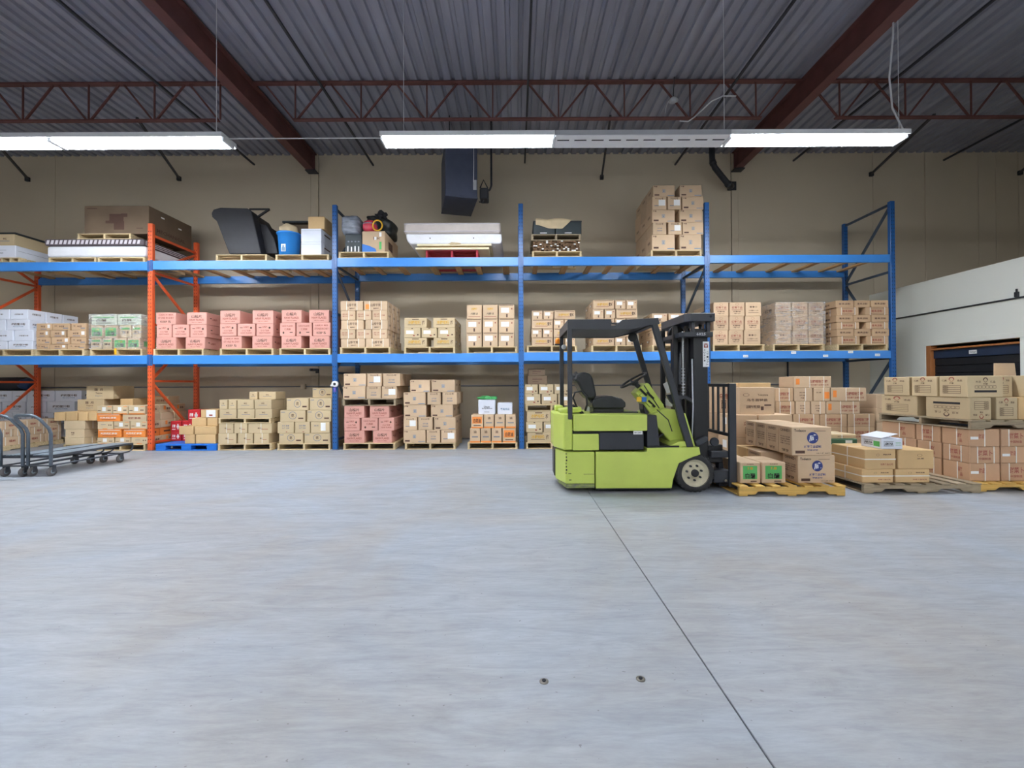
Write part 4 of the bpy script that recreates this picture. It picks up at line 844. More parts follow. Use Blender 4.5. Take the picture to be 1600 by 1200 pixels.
def film(label, a, b, y0, y1, z0, z1, c):
    """a thin skin of clear film round a stack, crumpled by its bump"""
    x0, x1 = at(a, 510, 8.88).x - .006, at(b, 510, 8.88).x + .006
    t = MB()
    for k in range(1):
        P = [(x0, y0), (x1, y0), (x1, y1), (x0, y1)]
        for i in range(4):
            p, q = P[i], P[(i + 1) % 4]
            t.quad((p[0], p[1], z0), (q[0], q[1], z0), (q[0], q[1], z1), (p[0], p[1], z1))
    return single('shrink_wrap', t, 'shrink_film', label, 'plastic film', c)
q = at(1250, 472, 8.88)
film('clear shrink film with glare put in as white haze, around the gourd print stack', 1211, 1289, 8.868, 9.92, LO[4] + .139, q.z + .005, (q.x, 9.3, LO[4] + .14))
q = at(180, 491, 8.88)
film('clear shrink film wrapped round the green label stack', 140, 221, 8.868, 9.92, LO[0] + .139, q.z + .005, (q.x, 9.3, LO[0] + .14))
q = at(180, 547, 8.868); single('yellow_tag', MB().box(q.x - .02, q.x + .02, 8.868, 8.878, LO[0] + .02, LO[0] + .15), 'toy_yellow', 'small yellow strip hanging on the pallet of the green label stack', 'tag', (q.x, 8.87, LO[0] + .02))

# ------------------------------------------------------------------ floor level under the racks
def low(phrase, pal, rows, **k):
    if pal: rpal(phrase, pal[0], pal[1], 0, **({'m': k.pop('pm')} if 'pm' in k else {}))
    return stack(phrase, rows, .135 if pal else k.pop('base', 0.0), **k)
# white cartons at the back of the first bay, with the tan ones in front
WB = 10.215
rpal('white floor stack behind carts', 20, 110, 0, Y=WB - .01, d=.48)
stack('white floor stack behind carts', [(610.5, [(-30, 18, 'wht'), (18, 40, 'whe'), (41, 84, 'wht'), (85, 127, 'wht')]), (627.5, [(-28, 1, 'whe'), (2, 39, 'wht'), (40, 71, 'whe'), (72, 116, 'wht')]), (645, [(-28, 18, 'wht'), (19, 38, 'whe'), (39, 82, 'wht')]), (662, [(-28, 18, 'wht'), (19, 60, 'wht'), (61, 100, 'wht')])], .135, Y=WB, d=.45, side='R', nb=0)
def side_rows(phrase, X1, w, zs, cuts, kinds, face='R', g=None):
    """a stack seen along its side: zs from the top down, cuts: depths from front to back of each row"""
    for r in range(len(zs) - 1):
        c = cuts[r % len(cuts)]
        for i in range(len(c) - 1):
            x0, x1 = (X1 - w, X1) if face == 'R' else (X1, X1 + w)
            carton(kinds[r % len(kinds)], x0, x1, c[i], c[i + 1] - .006, zs[r + 1], zs[r], '%s, %s from the front, %s, %s' % (KIND[kinds[r % len(kinds)]][0].replace('_', ' '), ORD[i], ROWN[len(zs) - 1][r], phrase), g or 'cartons of the ' + phrase, face, True)
XT = at(3, 680, 8.9).x
pallet('pale wooden pallet under the long tan stack behind the platform carts', XT - .48, XT + .02, 8.86, 10.1, 0, .10)
side_rows('long tan stack behind carts', XT, .46, [.585, .43, .275, .10], [[8.88, 9.28, 9.68, 10.08], [8.88, 9.12, 9.44, 9.76, 10.08], [8.88, 9.3, 9.72, 10.08]], ['bev', 'bev', 'bev'])
low('low tan stack behind carts', (99, 148), [
    (644, [(83, 101, 'krf'), (102, 120, 'krf'), (121, 136, 'krf'), (137, 150, 'krf')]), (657.5, [(99, 132, 'bep')]), (671, [(101, 131, 'bet')]), (684, [(100, 131, 'bep')])], side='R', nb=1, d=.5)
q = at(120, 624, 9.1); zb = at(120, 643, 9.1).z
zt_ = at(116, 644, 8.88).z
carton('tai', at(120, 630, 9.3).x, at(162, 630, 9.3).x, 9.3, 9.9, zt_, at(140, 624, 9.3).z, 'import carton lying directly on the low tan stack', 'import cartons', None)
carton('krf', at(187, 630, 9.3).x, at(208, 630, 9.3).x, 9.3, 9.98, .135, at(195, 623, 9.3).z, 'plain kraft carton behind the lower import carton', 'import cartons')
carton('tai', at(134, 612, 9.32).x, at(177, 612, 9.32).x, 9.32, 9.85, at(140, 624, 9.3).z, at(150, 603, 9.32).z, 'import carton on top, topmost left of the orange upright', 'import cartons', None)
low('orange banded stack beside orange upright', (148, 227), [
    (634, [(150, 174, 'ort'), (175, 199, 'ort'), (200, 226, 'ort')]), (647, [(150, 187, 'orp'), (190, 228, 'orr')]), (658.5, [(151, 176, 'ori'), (177, 202, 'ort'), (203, 229, 'ort')]), (671, [(152, 189, 'orp'), (191, 227, 'orp')]), (683.5, [(151, 177, 'ort'), (178, 203, 'ort'), (204, 230, 'ori')])], d=.36, side='R', nb=2)
zo = at(190, 634, 8.88).z
carton('orr', at(238, 618, 9.7).x, at(263, 618, 9.7).x, 9.7, 10.05, zo, zo + .17, 'lone orange banded carton on the rear of the banded stack, behind the upright', 'cartons of the orange banded stack beside orange upright')
carton('drk', at(250, 618, 10.2).x - .4, at(250, 618, 10.2).x - .0, 10.12, 10.4, 0.0, .5, 'dark brown carton against the wall behind the banded stack') if False else None
# blue plastic pallet with red and kraft cartons
X0, X1 = at(243, 697, 8.86).x, at(338, 697, 8.86).x
t = thing('plastic_pallet', 'blue plastic pallet with red and kraft cartons on it', 'pallet', ((X0 + X1) / 2, 9.3, 0))
part('pallet_top', MB().box(X0, X1, 8.86, 9.9, .10, .135, .008, 2), 'blue_plastic', t)
for a in (0, .42, .84):
    for y in (8.86, 9.3, 9.75): part('pallet_block', MB().box(X0 + (X1 - X0) * a, X0 + (X1 - X0) * (a + .16), y, y + .15, .02, .10, .006), 'blue_plastic', t)
for y in (8.86, 9.3, 9.75): part('pallet_skid', MB().box(X0, X1, y, y + .15, 0, .02, .004), 'blue_plastic', t)
P = 'blue pallet'
def ct(kind, a, b, t_, bt, Y, d, label, g, base=None, **k):
    z0 = base if base is not None else at((a + b) / 2, bt, Y).z
    return carton(kind, at(a, t_, Y).x, at(b, t_, Y).x, Y, Y + d, z0, at((a + b) / 2, t_, Y).z, label, g, **k)
gk, gr = 'kraft cartons on the blue pallet', 'red cartons on the blue pallet'
za = at(310, 679, 8.9).z; zb_ = at(310, 666, 8.9).z; zc_ = at(310, 653, 8.9).z
ct('krf', 288, 304, 679, 0, 8.9, .4, 'plain kraft carton, bottom left on the blue pallet', gk, .135); ct('krf', 305, 337, 679, 0, 8.9, .4, 'plain kraft carton, bottom right on the blue pallet', gk, .135, side='R')
ct('krf', 279, 302, 666, 0, 8.9, .4, 'plain kraft carton, left in the second layer on the blue pallet', gk, za); ct('krf', 303, 338, 666, 0, 8.9, .4, 'plain kraft carton, right in the second layer on the blue pallet', gk, za, side='R')
ct('krf', 299, 322, 653, 0, 8.94, .4, 'plain kraft carton, left in the third layer on the blue pallet', gk, zb_); ct('krf', 323, 340, 653, 0, 8.94, .4, 'plain kraft carton, right in the third layer on the blue pallet', gk, zb_)
ct('krl', 313, 340, 640, 0, 8.96, .4, 'kraft carton with a big white label, topmost on the blue pallet', gk, zc_)
zr = at(275, 675, 9.36).z
for i, (a, b) in enumerate(((266, 283), (284, 302))):
    ct('red', a, b, 675, 0, 9.36, .3, 'red carton, %s, lower layer on the blue pallet' % ('left' if i == 0 else 'right'), gr, .135, side=None)
    ct('red', a, b, 658, 0, 9.36, .3, 'red carton, %s, middle layer on the blue pallet' % ('left' if i == 0 else 'right'), gr, zr)
ct('red', 293, 312, 640, 0, 9.36, .3, 'red carton, uppermost one, left of the white labelled kraft carton', gr, at(300, 658, 9.36).z)
low('strapped stack behind blue pallet', (340, 424), [
    (661.5, [(341, 364, 'bes'), (365, 386, 'bes'), (387, 424, 'bes')]), (677, [(340, 369, 'bes'), (371, 395, 'bes'), (396, 420, 'bes')])], d=.5, side='R', nb=1)
zp = at(380, 661.5, 8.88).z
rpal('upper olive stack with loose tops', 341, 423, zp, h=.105)
stack('upper olive stack beside blue pallet', [(624.5, [(342, 355, 'bea'), (356, 369, 'bea'), (370, 396, 'bea'), (397, 424, 'bea')]), (639, [(342, 369, 'bea'), (370, 397, 'bea'), (398, 425, 'bea')])], zp + .105, d=.5, side='R', nb=1)
zu = at(380, 624.5, 8.88).z
ct('bea', 389, 402, 612, 0, 9.0, .4, 'small olive carton on top of the upper olive stack', 'loose cartons on the upper olive stack', zu); ct('bea', 404, 431, 612, 0, 9.0, .4, 'wide olive carton on top of the upper olive stack', 'loose cartons on the upper olive stack', zu, side='R')
low('oval print stack beside blue upright', (433, 516), [
    (622, [(447, 482, 'egg'), (483, 518, 'egg')]), (641, [(437, 477, 'egg'), (479, 517, 'egg')]), (659, [(433, 459, 'ege'), (460, 484, 'ege'), (485, 515, 'egl')]), (677, [(435, 473, 'egg'), (475, 516, 'egg')])], d=.5)
ct('egg', 488, 519, 606, 0, 9.25, .35, 'oval print carton, topmost and set back on the oval print stack', 'cartons of the oval print stack beside blue upright', at(480, 622, 8.88).z)
low('pink floor stack', (536, 617), [
    (634, [(537, 569, 'haw'), (577, 608, 'haw')]), (653, [(537, 562, 'hae'), (564, 590, 'hak'), (591, 616, 'hae')]), (673, [(537, 569, 'haw'), (582, 612, 'haw')])], d=.5, side='R', nb=1)
zp = at(575, 634, 8.88).z
rpal('blue emblem cartons above the pink floor stack', 535, 618, zp, h=.14, m='grey_wood')
stack('upper stack over pink cartons', [(583.5, [(536, 572, 'emb'), (573, 596, 'eml'), (598, 625, 'eme')]), (603.5, [(535, 571, 'emb'), (572, 595, 'eme'), (596, 620, 'eml')])], zp + .14, d=.5, side='R', nb=1)
low('tall emblem floor stack', (632, 711), [
    (593.5, [(640, 672, 'emb'), (674, 711, 'emb')]), (613, [(630, 665, 'emb'), (667, 689, 'eme'), (691, 714, 'eme')]), (632.5, [(630, 666, 'emb'), (673, 708, 'emb')]), (652, [(630, 652, 'eml'), (653, 676, 'eme'), (678, 712, 'emb')]), (672, [(630, 665, 'emb'), (666, 688, 'eme'), (689, 712, 'eml')])], d=.5, side='R', nb=1)
KIND['soa'] = ('orange_print_carton', 'tan_card', [(B_, 'ink_orange', .5, .6, .8, .5), (T, 'ink_black', '白花油', .5, .56, .6, .3), (B_, 'ink', .5, .2, .6, .06), (B_, 'ink_orange', .5, .05, .98, .1)], [])
KIND['sob'] = ('orange_print_carton', 'tan_card', [(T, 'ink', '油', .5, .75, .3, .2), (B_, 'ink_grey', .5, .4, .6, .08), (B_, 'ink_orange', .5, .06, .98, .12)], [])
low('orange print floor stack', (730, 808), [
    (648, [(736, 755, 'soa'), (756, 772, 'sob'), (773, 789, 'sob'), (790, 806, 'sob')]), (669, [(734, 750, 'sob'), (751, 767, 'sob'), (768, 784, 'sob'), (785, 806, 'soa')])], d=.5)
zq_ = at(770, 648, 8.88).z
KIND['wbx'] = ('white_box', 'white_card', [(T, 'ink_black', 'Spring Mattress', .52, .4, .62, .1), (T, 'ink_black', 'Linen', .5, .52, .34, .14), (B_, 'ink_grey', .5, .16, .3, .04)], [])
o = ct('wbx', 747, 774, 624.5, 0, 8.98, .35, 'white carton with handwriting and a green bag on top', 'white cartons on the orange print stack', zq_)
zg = at(760, 624.5, 8.98).z; q = at(760, 624, 8.98)
bg = thing('green_bag', 'crumpled green plastic bag lying on the white handwritten carton', 'plastic bag', (q.x, 9.13, zg))
part('bag_body', MB().blob((q.x, 9.14, zg + .02), (.20, .16, .05), 3, .22, 3, zg + .002), 'bag_green', bg)
part('bag_corner', MB().blob((q.x + .15, 9.08, zg + .012), (.07, .07, .03), 2, .2, 4, zg + .002), 'bag_green', bg)
KIND['wb2'] = ('white_box', 'white_card', [(T, 'ink_sky', '餐具用品', .5, .45, .6, .2)], [])
ct('wb2', 777, 801, 629.5, 0, 8.98, .35, 'smaller white carton beside the one with the green bag', 'white cartons on the orange print stack', zq_)
low('label floor stack behind forklift', (821, 902), [
    (642.5, [(823, 860, 'yel'), (866, 900, 'yel')]), (659, [(822, 848, 'lab'), (849, 874, 'lab'), (875, 900, 'lab')]), (675.5, [(824, 861, 'yel'), (866, 900, 'yel')])], d=.5)
zp = at(862, 642.5, 8.88).z
rpal('upper label cartons behind the forklift', 821, 902, zp, h=.135)
stack('upper label stack behind forklift', [(600.5, [(820, 841, 'lab'), (842, 865, 'lab'), (866, 890, 'lab')]), (615.5, [(820, 845, 'lab'), (846, 871, 'lab'), (872, 898, 'lab')])], zp + .135, d=.5)
zz = at(850, 600.5, 8.88).z
ct('drk', 824, 855, 587, 0, 9.0, .4, 'dark brown carton on the upper label stack behind the forklift', 'dark cartons behind the forklift', zz)
ct('drk', 825, 852, 576, 0, 9.02, .4, 'dark brown carton, the topmost one behind the forklift', 'dark cartons behind the forklift', at(840, 587, 9.0).z)
# rolled carpet lying on the white floor cartons
zc = at(20, 610.5, WB).z
rc = thing('carpet_roll', 'dark rolled carpet with a blue bag end above the white floor cartons', 'carpet roll', (at(20, 595, 10.4).x, 10.4, zc))
ex = at(48, 595, 10.4).x
part('roll', MB().tube([(ex - 1.4, 10.4, zc + .16), (ex - .1, 10.4, zc + .16)], .155, 16), 'black_cloth', rc)
part('bag_end', MB().blob((ex - .06, 10.38, zc + .15), (.14, .14, .145), 3, .1, 5), 'deep_blue', rc)
carton('drk', at(-60, 600, 9.6).x, at(0, 600, 9.6).x, 9.6, 9.9, LO[0] - .05, LO[0], 'x') if False else None

# ------------------------------------------------------------------ upper shelf
# far left: lidded white box and brown carton
z = UP[0]
rpal('white lidded box at the far left', 0, 30, z, h=.10, d=1.0)
KIND['lid'] = ('lidded_white_box', 'white_card', [(B_, 'ink_grey', .3, .62, .5, .02), (T, 'ink_grey', 'FILES', .3, .4, .2, .12)], [(B_, 'ink_grey', .5, .6, .9, .02)])
a = carton('lid', at(-8, 395, 8.92).x, at(24, 395, 8.92).x, 8.92, 9.75, z + .10, z + .36, 'long white lidded box at the far left of the upper shelf', None, 'R')
carton('bea', at(-8, 375, 8.95).x, at(22, 375, 8.95).x, 8.95, 9.7, z + .36, z + .60, 'brown carton on the white lidded box at the far left', None)
l = single('flat_board', MB().box(at(-8, 375, 8.93).x, at(24, 375, 8.93).x, 8.93, 9.9, z + .60, z + .625, .006), 'crate_dark', 'dark flat board lying on the brown carton at the far left', 'board', (-9.9, 9.3, z + .60))
# mattress on its base, pallet, big carton
for k, (a, b) in enumerate(((75, 150), (152, 226))):
    pallet('pale wooden pallet under the %s half of the banded mattress' % ('left' if k == 0 else 'right'), at(a, 405, 8.9).x, at(b, 405, 8.9).x, 8.9, 10.0, z, .10)
x0, x1 = at(74, 395, 8.88).x, at(228, 395, 8.88).x
zm = z + .10
mt = thing('banded_mattress', 'white mattress with a dark patterned side band under the big carton', 'mattress', ((x0 + x1) / 2, 9.5, zm))
part('mattress_body', MB().box(x0, x1, 8.86, 10.15, zm, zm + .22, .05, 3), 'mattress_white', mt)
part('top_band', MB().box(x0 - .03, x1 - .02, 8.84, 10.15, zm + .22, zm + .36, .04, 3), 'mattress_band', mt)
n = 22
for k in range(n):
    xa = x0 + .02 + k * (x1 - x0 - .08) / n; w = .05
    part('band_motif', MB().prism([(xa, zm + .25), (xa + w, zm + .25), (xa + w + .02, zm + .33), (xa + .02, zm + .33)], 8.836, 8.842), 'band_white', mt)
for k in range(3): part('piping', MB().tube([(x1 - .015, 8.9, zm + .25 + k * .035), (x1 - .015, 10.1, zm + .25 + k * .035)], .008, 6), 'band_white', mt)
zt = zm + .36
rpal('big machine carton on the mattress', 120, 204, zt, h=.115, d=1.1)
KIND['mac'] = ('machine_carton', 'dark_card', [(B_, 'ink', .5, .55, .22, .3), (B_, 'ink', .44, .42, .22, .1), (B_, 'ink', .54, .3, .16, .3), (B_, 'ink', .12, .9, .16, .03), (B_, 'ink', .86, .2, .1, .03), (B_, 'ink', .62, .66, .1, .12)],
               [(B_, 'paper', .3, .78, .08, .05), (B_, 'paper', .7, .66, .08, .05), ('T' and 't', 'ink', 'MECHANICAL', .5, .24, .66, .14)])
carton('mac', at(131, 340, 8.9).x, at(232, 340, 8.9).x, 8.9, 10.1, zt + .115, at(180, 321, 8.9).z, 'big dark carton printed with a machine, on the banded mattress', None, 'R')
# black leaning cabinet with bracket
z = UP[1]
rpal('black leaning cabinet', 337, 417, z, h=.125, d=1.0)
zb = z + .125
def XZ(pts, Y): return [(at(a, b, Y).x, at(a, b, Y).z) for a, b in pts]
c = thing('leaning_cabinet', 'black padded cabinet leaning sideways with a triangular bracket, on a pallet', 'cabinet', (at(385, 397, 9).x, 9.3, zb))
pts = XZ([(330, 333), (333, 327), (344, 324), (386, 325), (393, 330), (408, 397), (358, 397), (338, 345), (331, 339)], 8.92)
pts = [(a, max(b, zb)) for a, b in pts]
part('front_panel', MB().prism(pts, 8.92, 9.15, 'Y', .02, 2), 'black_cloth', c)
pts = [(a, max(b, zb)) for a, b in XZ([(388, 328), (396, 333), (406, 350), (418, 352), (430, 374), (436, 397), (400, 397)], 9.2)]
part('rear_body', MB().prism(pts, 9.16, 9.8, 'Y', .015, 2), 'black_cloth', c)
A_, Bq, Cq = at(390, 327, 9.1), at(421, 327, 9.1), at(400, 341, 9.1)
part('bracket_bar', MB().bar(A_, Bq, .03), 'truck_black', c); part('bracket_bar', MB().bar(Bq, Cq, .035), 'truck_black', c)
# bucket, white file boxes, brown boxes
rpal('blue bucket and white file boxes', 430, 514, z, h=.12, d=1.0)
zb = z + .12; p = at(452, 380, 9.1)
b = thing('plastic_bucket', 'blue plastic bucket with a white bottle label, filled with crumpled paper', 'bucket', (p.x, 9.1, zb))
hb_ = at(452, 366, 9.1).z - zb
part('bucket_body', MB().lathe([(.185, 0), (.215, hb_ - .03), (.235, hb_ - .03), (.238, hb_), (.20, hb_)], (p.x, 9.1, zb), n=28), 'bucket_blue', b)
part('bucket_label', MB().box(p.x - .06, p.x + .03, 8.893, 8.899, zb + .07, zb + .22), 'paper', b)
part('bottle_print', MB().prism([(p.x - .045, zb + .08), (p.x + .02, zb + .08), (p.x + .02, zb + .14), (p.x - .0, zb + .17), (p.x - .0, zb + .2), (p.x - .03, zb + .2), (p.x - .03, zb + .17), (p.x - .045, zb + .14)], 8.889, 8.892), 'ink_sky', b)
single('crumpled_paper', MB().blob((p.x - .01, 9.1, zb + hb_ + .05), (.19, .17, .15), 3, .12, 9, zb + hb_ - .02), 'cloth_tan', 'crumpled tan paper bulging out of the blue bucket', 'paper', (p.x, 9.1, zb + hb_))
KIND['fil'] = ('white_file_box', 'white_card', [(B_, 'ink_grey', .5, .84, .96, .012)], [(B_, 'ink', .5, .7, .5, .1)])
z2 = at(486, 378, 8.92).z
carton('fil', at(470, 386, 8.92).x, at(502, 386, 8.92).x, 8.92, 9.5, zb, z2, 'lower white file box beside the blue bucket', 'white file boxes', 'R')
z3 = at(486, 357, 8.92).z
carton('fil', at(470, 368, 8.92).x, at(502, 368, 8.92).x, 8.92, 9.5, z2, z3, 'upper white file box beside the blue bucket', 'white file boxes', 'R')
carton('krf', at(481, 350, 8.95).x, at(507, 350, 8.95).x, 8.95, 9.5, z3, at(492, 338, 8.95).z, 'plain kraft carton on top of the white file boxes')
carton('drk', at(452, 365, 9.5).x, at(486, 365, 9.5).x, 9.52, 9.95, zb, at(460, 350, 9.5).z, 'dark brown carton behind the blue bucket')
single('dark_tray', MB().box(at(442, 350, 9.45).x, at(482, 350, 9.45).x, 9.42, 9.98, at(460, 350, 9.5).z, at(460, 347, 9.5).z, .004, rot=None), 'crate_dark', 'dark tray on the carton behind the blue bucket', 'tray', (at(460, 350, 9.5).x, 9.7, at(460, 350, 9.5).z))
# wrapped bundle
z = UP[2]
rpal('film wrapped bundle with the red toy ball', 529, 608, z, h=.125, d=1.1)
zb = z + .125
KIND['bot'] = ('black_bottle_case', 'crate_dark', [(B_, 'paper', .16, .2, .07, .3), (B_, 'paper', .38, .18, .08, .26), (B_, 'paper', .6, .2, .08, .3), (B_, 'paper', .82, .18, .07, .3), (D_, 'ink_grey', .2, .6, .06, .04), (D_, 'ink_grey', .4, .6, .06, .04), (D_, 'ink_grey', .62, .6, .06, .04), (D_, 'ink_grey', .82, .6, .06, .04)], [])
zc1 = at(551, 366, 8.92).z
carton('bot', at(539, 380, 8.92).x, at(565, 380, 8.92).x, 8.92, 9.4, zb, zc1, 'black case printed with bottles, at the lower left of the wrapped bundle')
KIND['oce'] = ('picture_carton', 'tan_card', [('T' and 't', 'ink', 'FISH', .62, .66, .26, .14), (B_, 'paper', .58, .66, .1, .14), (B_, 'paper', .8, .84, .1, .2), (B_, 'ink_green', .8, .32, .1, .36)], [(B_, 'ink', .4, .5, .3, .4)])
zc2 = at(585, 361, 8.92).z
o = carton('oce', at(565.5, 380, 8.92).x, at(602, 380, 8.92).x, 8.92, 9.9, zb, zc2, 'tan picture carton with a blue corner under the red toy ball', None, 'R')
fl = Flat(); fl.v = [(-.23, .01), (.06, .01), (.04, .07), (-.08, .13), (-.23, .17)]; fl.p = [(0, 1, 2, 3, 4)]
link('blue_corner', fl.mesh('blue_corner', 'ink_blue', 'F', .4915 + .002), None, o).data.materials[0] = MATS['sign_blue']
xw0, xw1 = at(538, 350, 9.15).x, at(565, 350, 9.15).x; hw = at(554, 335, 8.95).z - zc1
w = MB().blob(((xw0 + xw1) / 2, 9.2, zc1 + hw / 2), ((xw1 - xw0) / 2, .28, hw / 2), 4, .035, 11, zc1 + .002, 5.0)
single('wrapped_bundle', w, 'wrap_grey', 'grey film wrapped bundle on the black bottle case', 'bundle', ((xw0 + xw1) / 2, 9.2, zc1))
p = at(578, 348, 9.1)
rb = thing('toy_ball', 'red toy ball wrapped in film on the tan picture carton', 'ball', (p.x, 9.12, zc2)); part('ball_shell', MB().blob((p.x, 9.12, zc2 + .142), (.145, .14, .14), 3, .02, 2, None, 2.6), 'toy_red', rb)
part('ball_band', MB().tube([(p.x + .150 * math.cos(R(a)), 9.12 + .145 * math.sin(R(a)), zc2 + .19) for a in range(0, 360, 15)], .012, 6, True), 'wrap_grey', rb)
p = at(590, 345, 8.95)
single('toy_ring', MB().tube([(p.x + .095 * math.cos(R(a)), 8.945, zc2 + .122 + .105 * math.sin(R(a))) for a in range(0, 360, 15)], .016, 8, True), 'toy_yellow', 'yellow plastic ring leaning on the red toy ball', 'ring', (p.x, 8.95, zc2))
p = at(594, 335, 9.5)
bb = thing('black_bag', 'black and green plastic bag with knotted ends behind the red ball', 'bag', (p.x, 9.55, zc2))
part('bag_body', MB().blob((p.x + .04, 9.62, zc2 + .24), (.28, .28, .24), 4, .10, 6, zc2 + .002, 2.6), 'bag_black', bb)
part('bag_knot', MB().blob((p.x - .13, 9.5, zc2 + .44), (.16, .12, .09), 3, .25, 8), 'bag_black', bb)
part('bag_knot', MB().blob((p.x + .02, 9.5, zc2 + .52), (.12, .1, .10), 3, .25, 18), 'black_cloth', bb)
# grey and white mattresses on boards and a red pallet
x0, x1 = at(665, 395, 8.9).x, at(747, 395, 8.9).x
pallet('red painted pallet under the cream boards', x0, x1, 8.9, 10.0, z, .155, 'red_wood')
x0, x1 = at(652, 385, 8.88).x, at(768, 385, 8.88).x
for k, (za_, zb_) in enumerate(((.155, .195), (.232, .272))):
    single('cream_board', MB().box(x0 + (0 if k else -.03), x1 - (0 if k else .05), 8.84 + .02 * k, 10.05, z + za_, z + zb_, .004), 'cream_board', '%s cream board between the red pallet and the white mattress' % ('lower' if k == 0 else 'upper'), 'board', ((x0 + x1) / 2, 9.4, z + za_), 'cream boards')
single('spacer_board', MB().box(x0 + .1, x1 - .15, 8.93, 9.9, z + .195, z + .232, .004), 'plank_wood', 'recessed brown spacer board between the two cream boards', 'board', ((x0 + x1) / 2, 9.4, z + .195))
zb = z + .272
single('folded_packet', MB().blob((at(710, 378, 8.86).x, 8.847, zb + .0028), (.12, .012, .026), 2, .2, 1), 'cloth_tan', 'crumpled packet stuck between cream board and white mattress', 'packet', (at(710, 378, 8.86).x, 8.847, zb))
x0, x1 = at(634, 375, 8.88).x, at(784, 375, 8.88).x
zw = at(708, 365.5, 8.88).z
w = thing('white_mattress', 'white lower mattress with two small button marks, on the cream boards', 'mattress', ((x0 + x1) / 2, 9.5, zb + .002))
part('mattress_body', MB().prism([(x0 + .09, zb + .002), (x1 - .03, zb + .002), (x1, zb + .05), (x1, zw), (x0, zw + .005), (x0 + .02, zb + .08)], 8.865, 10.2, 'Y', .03, 2), 'mattress_white', w)
for px in (672, 740): q = at(px, 372, 8.86); part('button', MB().lathe([(.012, 0), (.012, -.006)], (q.x, 8.86, (zb + zw) / 2 + .01), 'Y', 10), 'pipe_dark', w)
g = thing('grey_mattress', 'greyish upper mattress lying on the white one', 'mattress', ((x0 + x1) / 2, 9.5, zw + .006))
zt = at(708, 347.5, 8.88).z
part('mattress_body', MB().box(x0 - .04, x1 - .02, 8.85, 10.2, zw + .006, zt, .06, 3), 'mattress_grey', g)
for zz in (zw + .045, zt - .04):
    part('piping', MB().tube([(x0 - .03, 8.85, zz), (x1 - .03, 8.85, zz)], .009, 6), 'band_white', g)
# dark crates, sticks between two pallets
z = UP[3]
rpal('bundle of sticks', 832, 910, z, h=.115, d=1.0)
zs = z + .115; x0, x1 = at(833, 385, 8.9).x, at(906, 385, 8.9).x
hs = at(870, 376, 8.9).z - zs
sb = thing('stick_bundle', 'bundle of thin brown sticks with white tips between two pallets', 'wood bundle', ((x0 + x1) / 2, 9.3, zs))
kx, kz = 22, 7
for i in range(kx):
    for j in range(kz):
        cx = x0 + (i + .5) * (x1 - x0) / kx; cz = zs + (j) * hs / kz
        bpart('stick', sb, cx - wloc(sb).x, rng.uniform(-.03, .03), cz - zs, .038, .78, round(hs / kz - .003, 3), 'stick_brown')
        if rng.random() < .13: part('stick_tip', MB().box(cx - .02, cx + .02, 8.872, 8.878, cz + .004, cz + .024), 'paper', sb)
zp = zs + hs
rpal('dark crates and tan cloth', 831, 909, zp, h=.125, d=.95, m='grey_wood')
zb = zp + .125
for k, (a, b) in enumerate(((833, 867), (868, 909))):
    x0, x1 = at(a, 355, 8.92).x, at(b, 355, 8.92).x; zt = at(a, 345 if k == 0 else 345, 8.92).z
    c = thing('dark_crate', 'dark crate, %s one of the two under the tan cloth' % ('left' if k == 0 else 'right'), 'crate', ((x0 + x1) / 2, 9.2, zb), 'dark crates under the tan cloth')
    part('crate_body', MB().box(x0 + .004, x1 - .004, 8.92, 9.6, zb, zt - .01, .012), 'crate_dark', c)
    part('crate_rim', MB().box(x0, x1, 8.91, 9.61, zt - .03, zt, .006), 'pipe_dark', c)
    part('crate_label', MB().box((x0 + x1) / 2 - .08, (x0 + x1) / 2 + .06, 8.914, 8.92, zb + .03, zb + .045), 'paper', c)
cl = MB(); nx, ny = 24, 12; xa, xb = at(837, 350, 8.9).x, at(893, 350, 8.9).x; gr_ = []
for i in range(nx + 1):
    col = []
    for j in range(ny + 1):
        u, v = i / nx, j / ny
        x = xa + u * (xb - xa); lim = .05 + .13 * math.sin(math.pi * min(1, u * .62 + .12)) if u < .75 else .17 * (1 - (u - .75) / .25 * .9)
        if v < .5: col.append(cl.bm.verts.new((x, 8.898 - .012 * math.sin(9 * u), zt + .012 - lim * (1 - v * 2) + .006 * math.sin(14 * u))))
        else: col.append(cl.bm.verts.new((x, 8.90 + (v - .5) * 1.2, zt + .016 + .03 * abs(math.sin(5 * u + 3 * v)))))
    gr_.append(col)
for i in range(nx):
    for j in range(ny):
        f = cl.bm.faces.new((gr_[i][j], gr_[i + 1][j], gr_[i + 1][j + 1], gr_[i][j + 1])); f.smooth = True
single('tan_cloth', cl, 'cloth_tan', 'tan cloth draped over the front of the dark crates', 'cloth', ((xa + xb) / 2, 9.1, zt))
# tall emblem stack
rpal('tall stack at the forklift bay end', 1018, 1098, z, h=.13, d=1.12)
stack('tall stack on upper shelf', [
    (289, [(1020, 1055, 'emb'), (1062, 1097, 'emb')]), (307, [(1019, 1042, 'eml'), (1043, 1065, 'eml'), (1066, 1100, 'emb')]), (327, [(1019, 1055, 'emb'), (1062, 1098, 'emb')]), (347, [(1020, 1042, 'eme'), (1044, 1066, 'eml'), (1067, 1100, 'emb')]), (366, [(1019, 1055, 'emb'), (1062, 1097, 'emb')])], z + .13, d=.42, side='L', nb=2)
# ------------------------------------------------------------------ goods on the floor at the right
Yp = 5.24
def hz(py, Y, px=1300): return at(px, py, Y).z
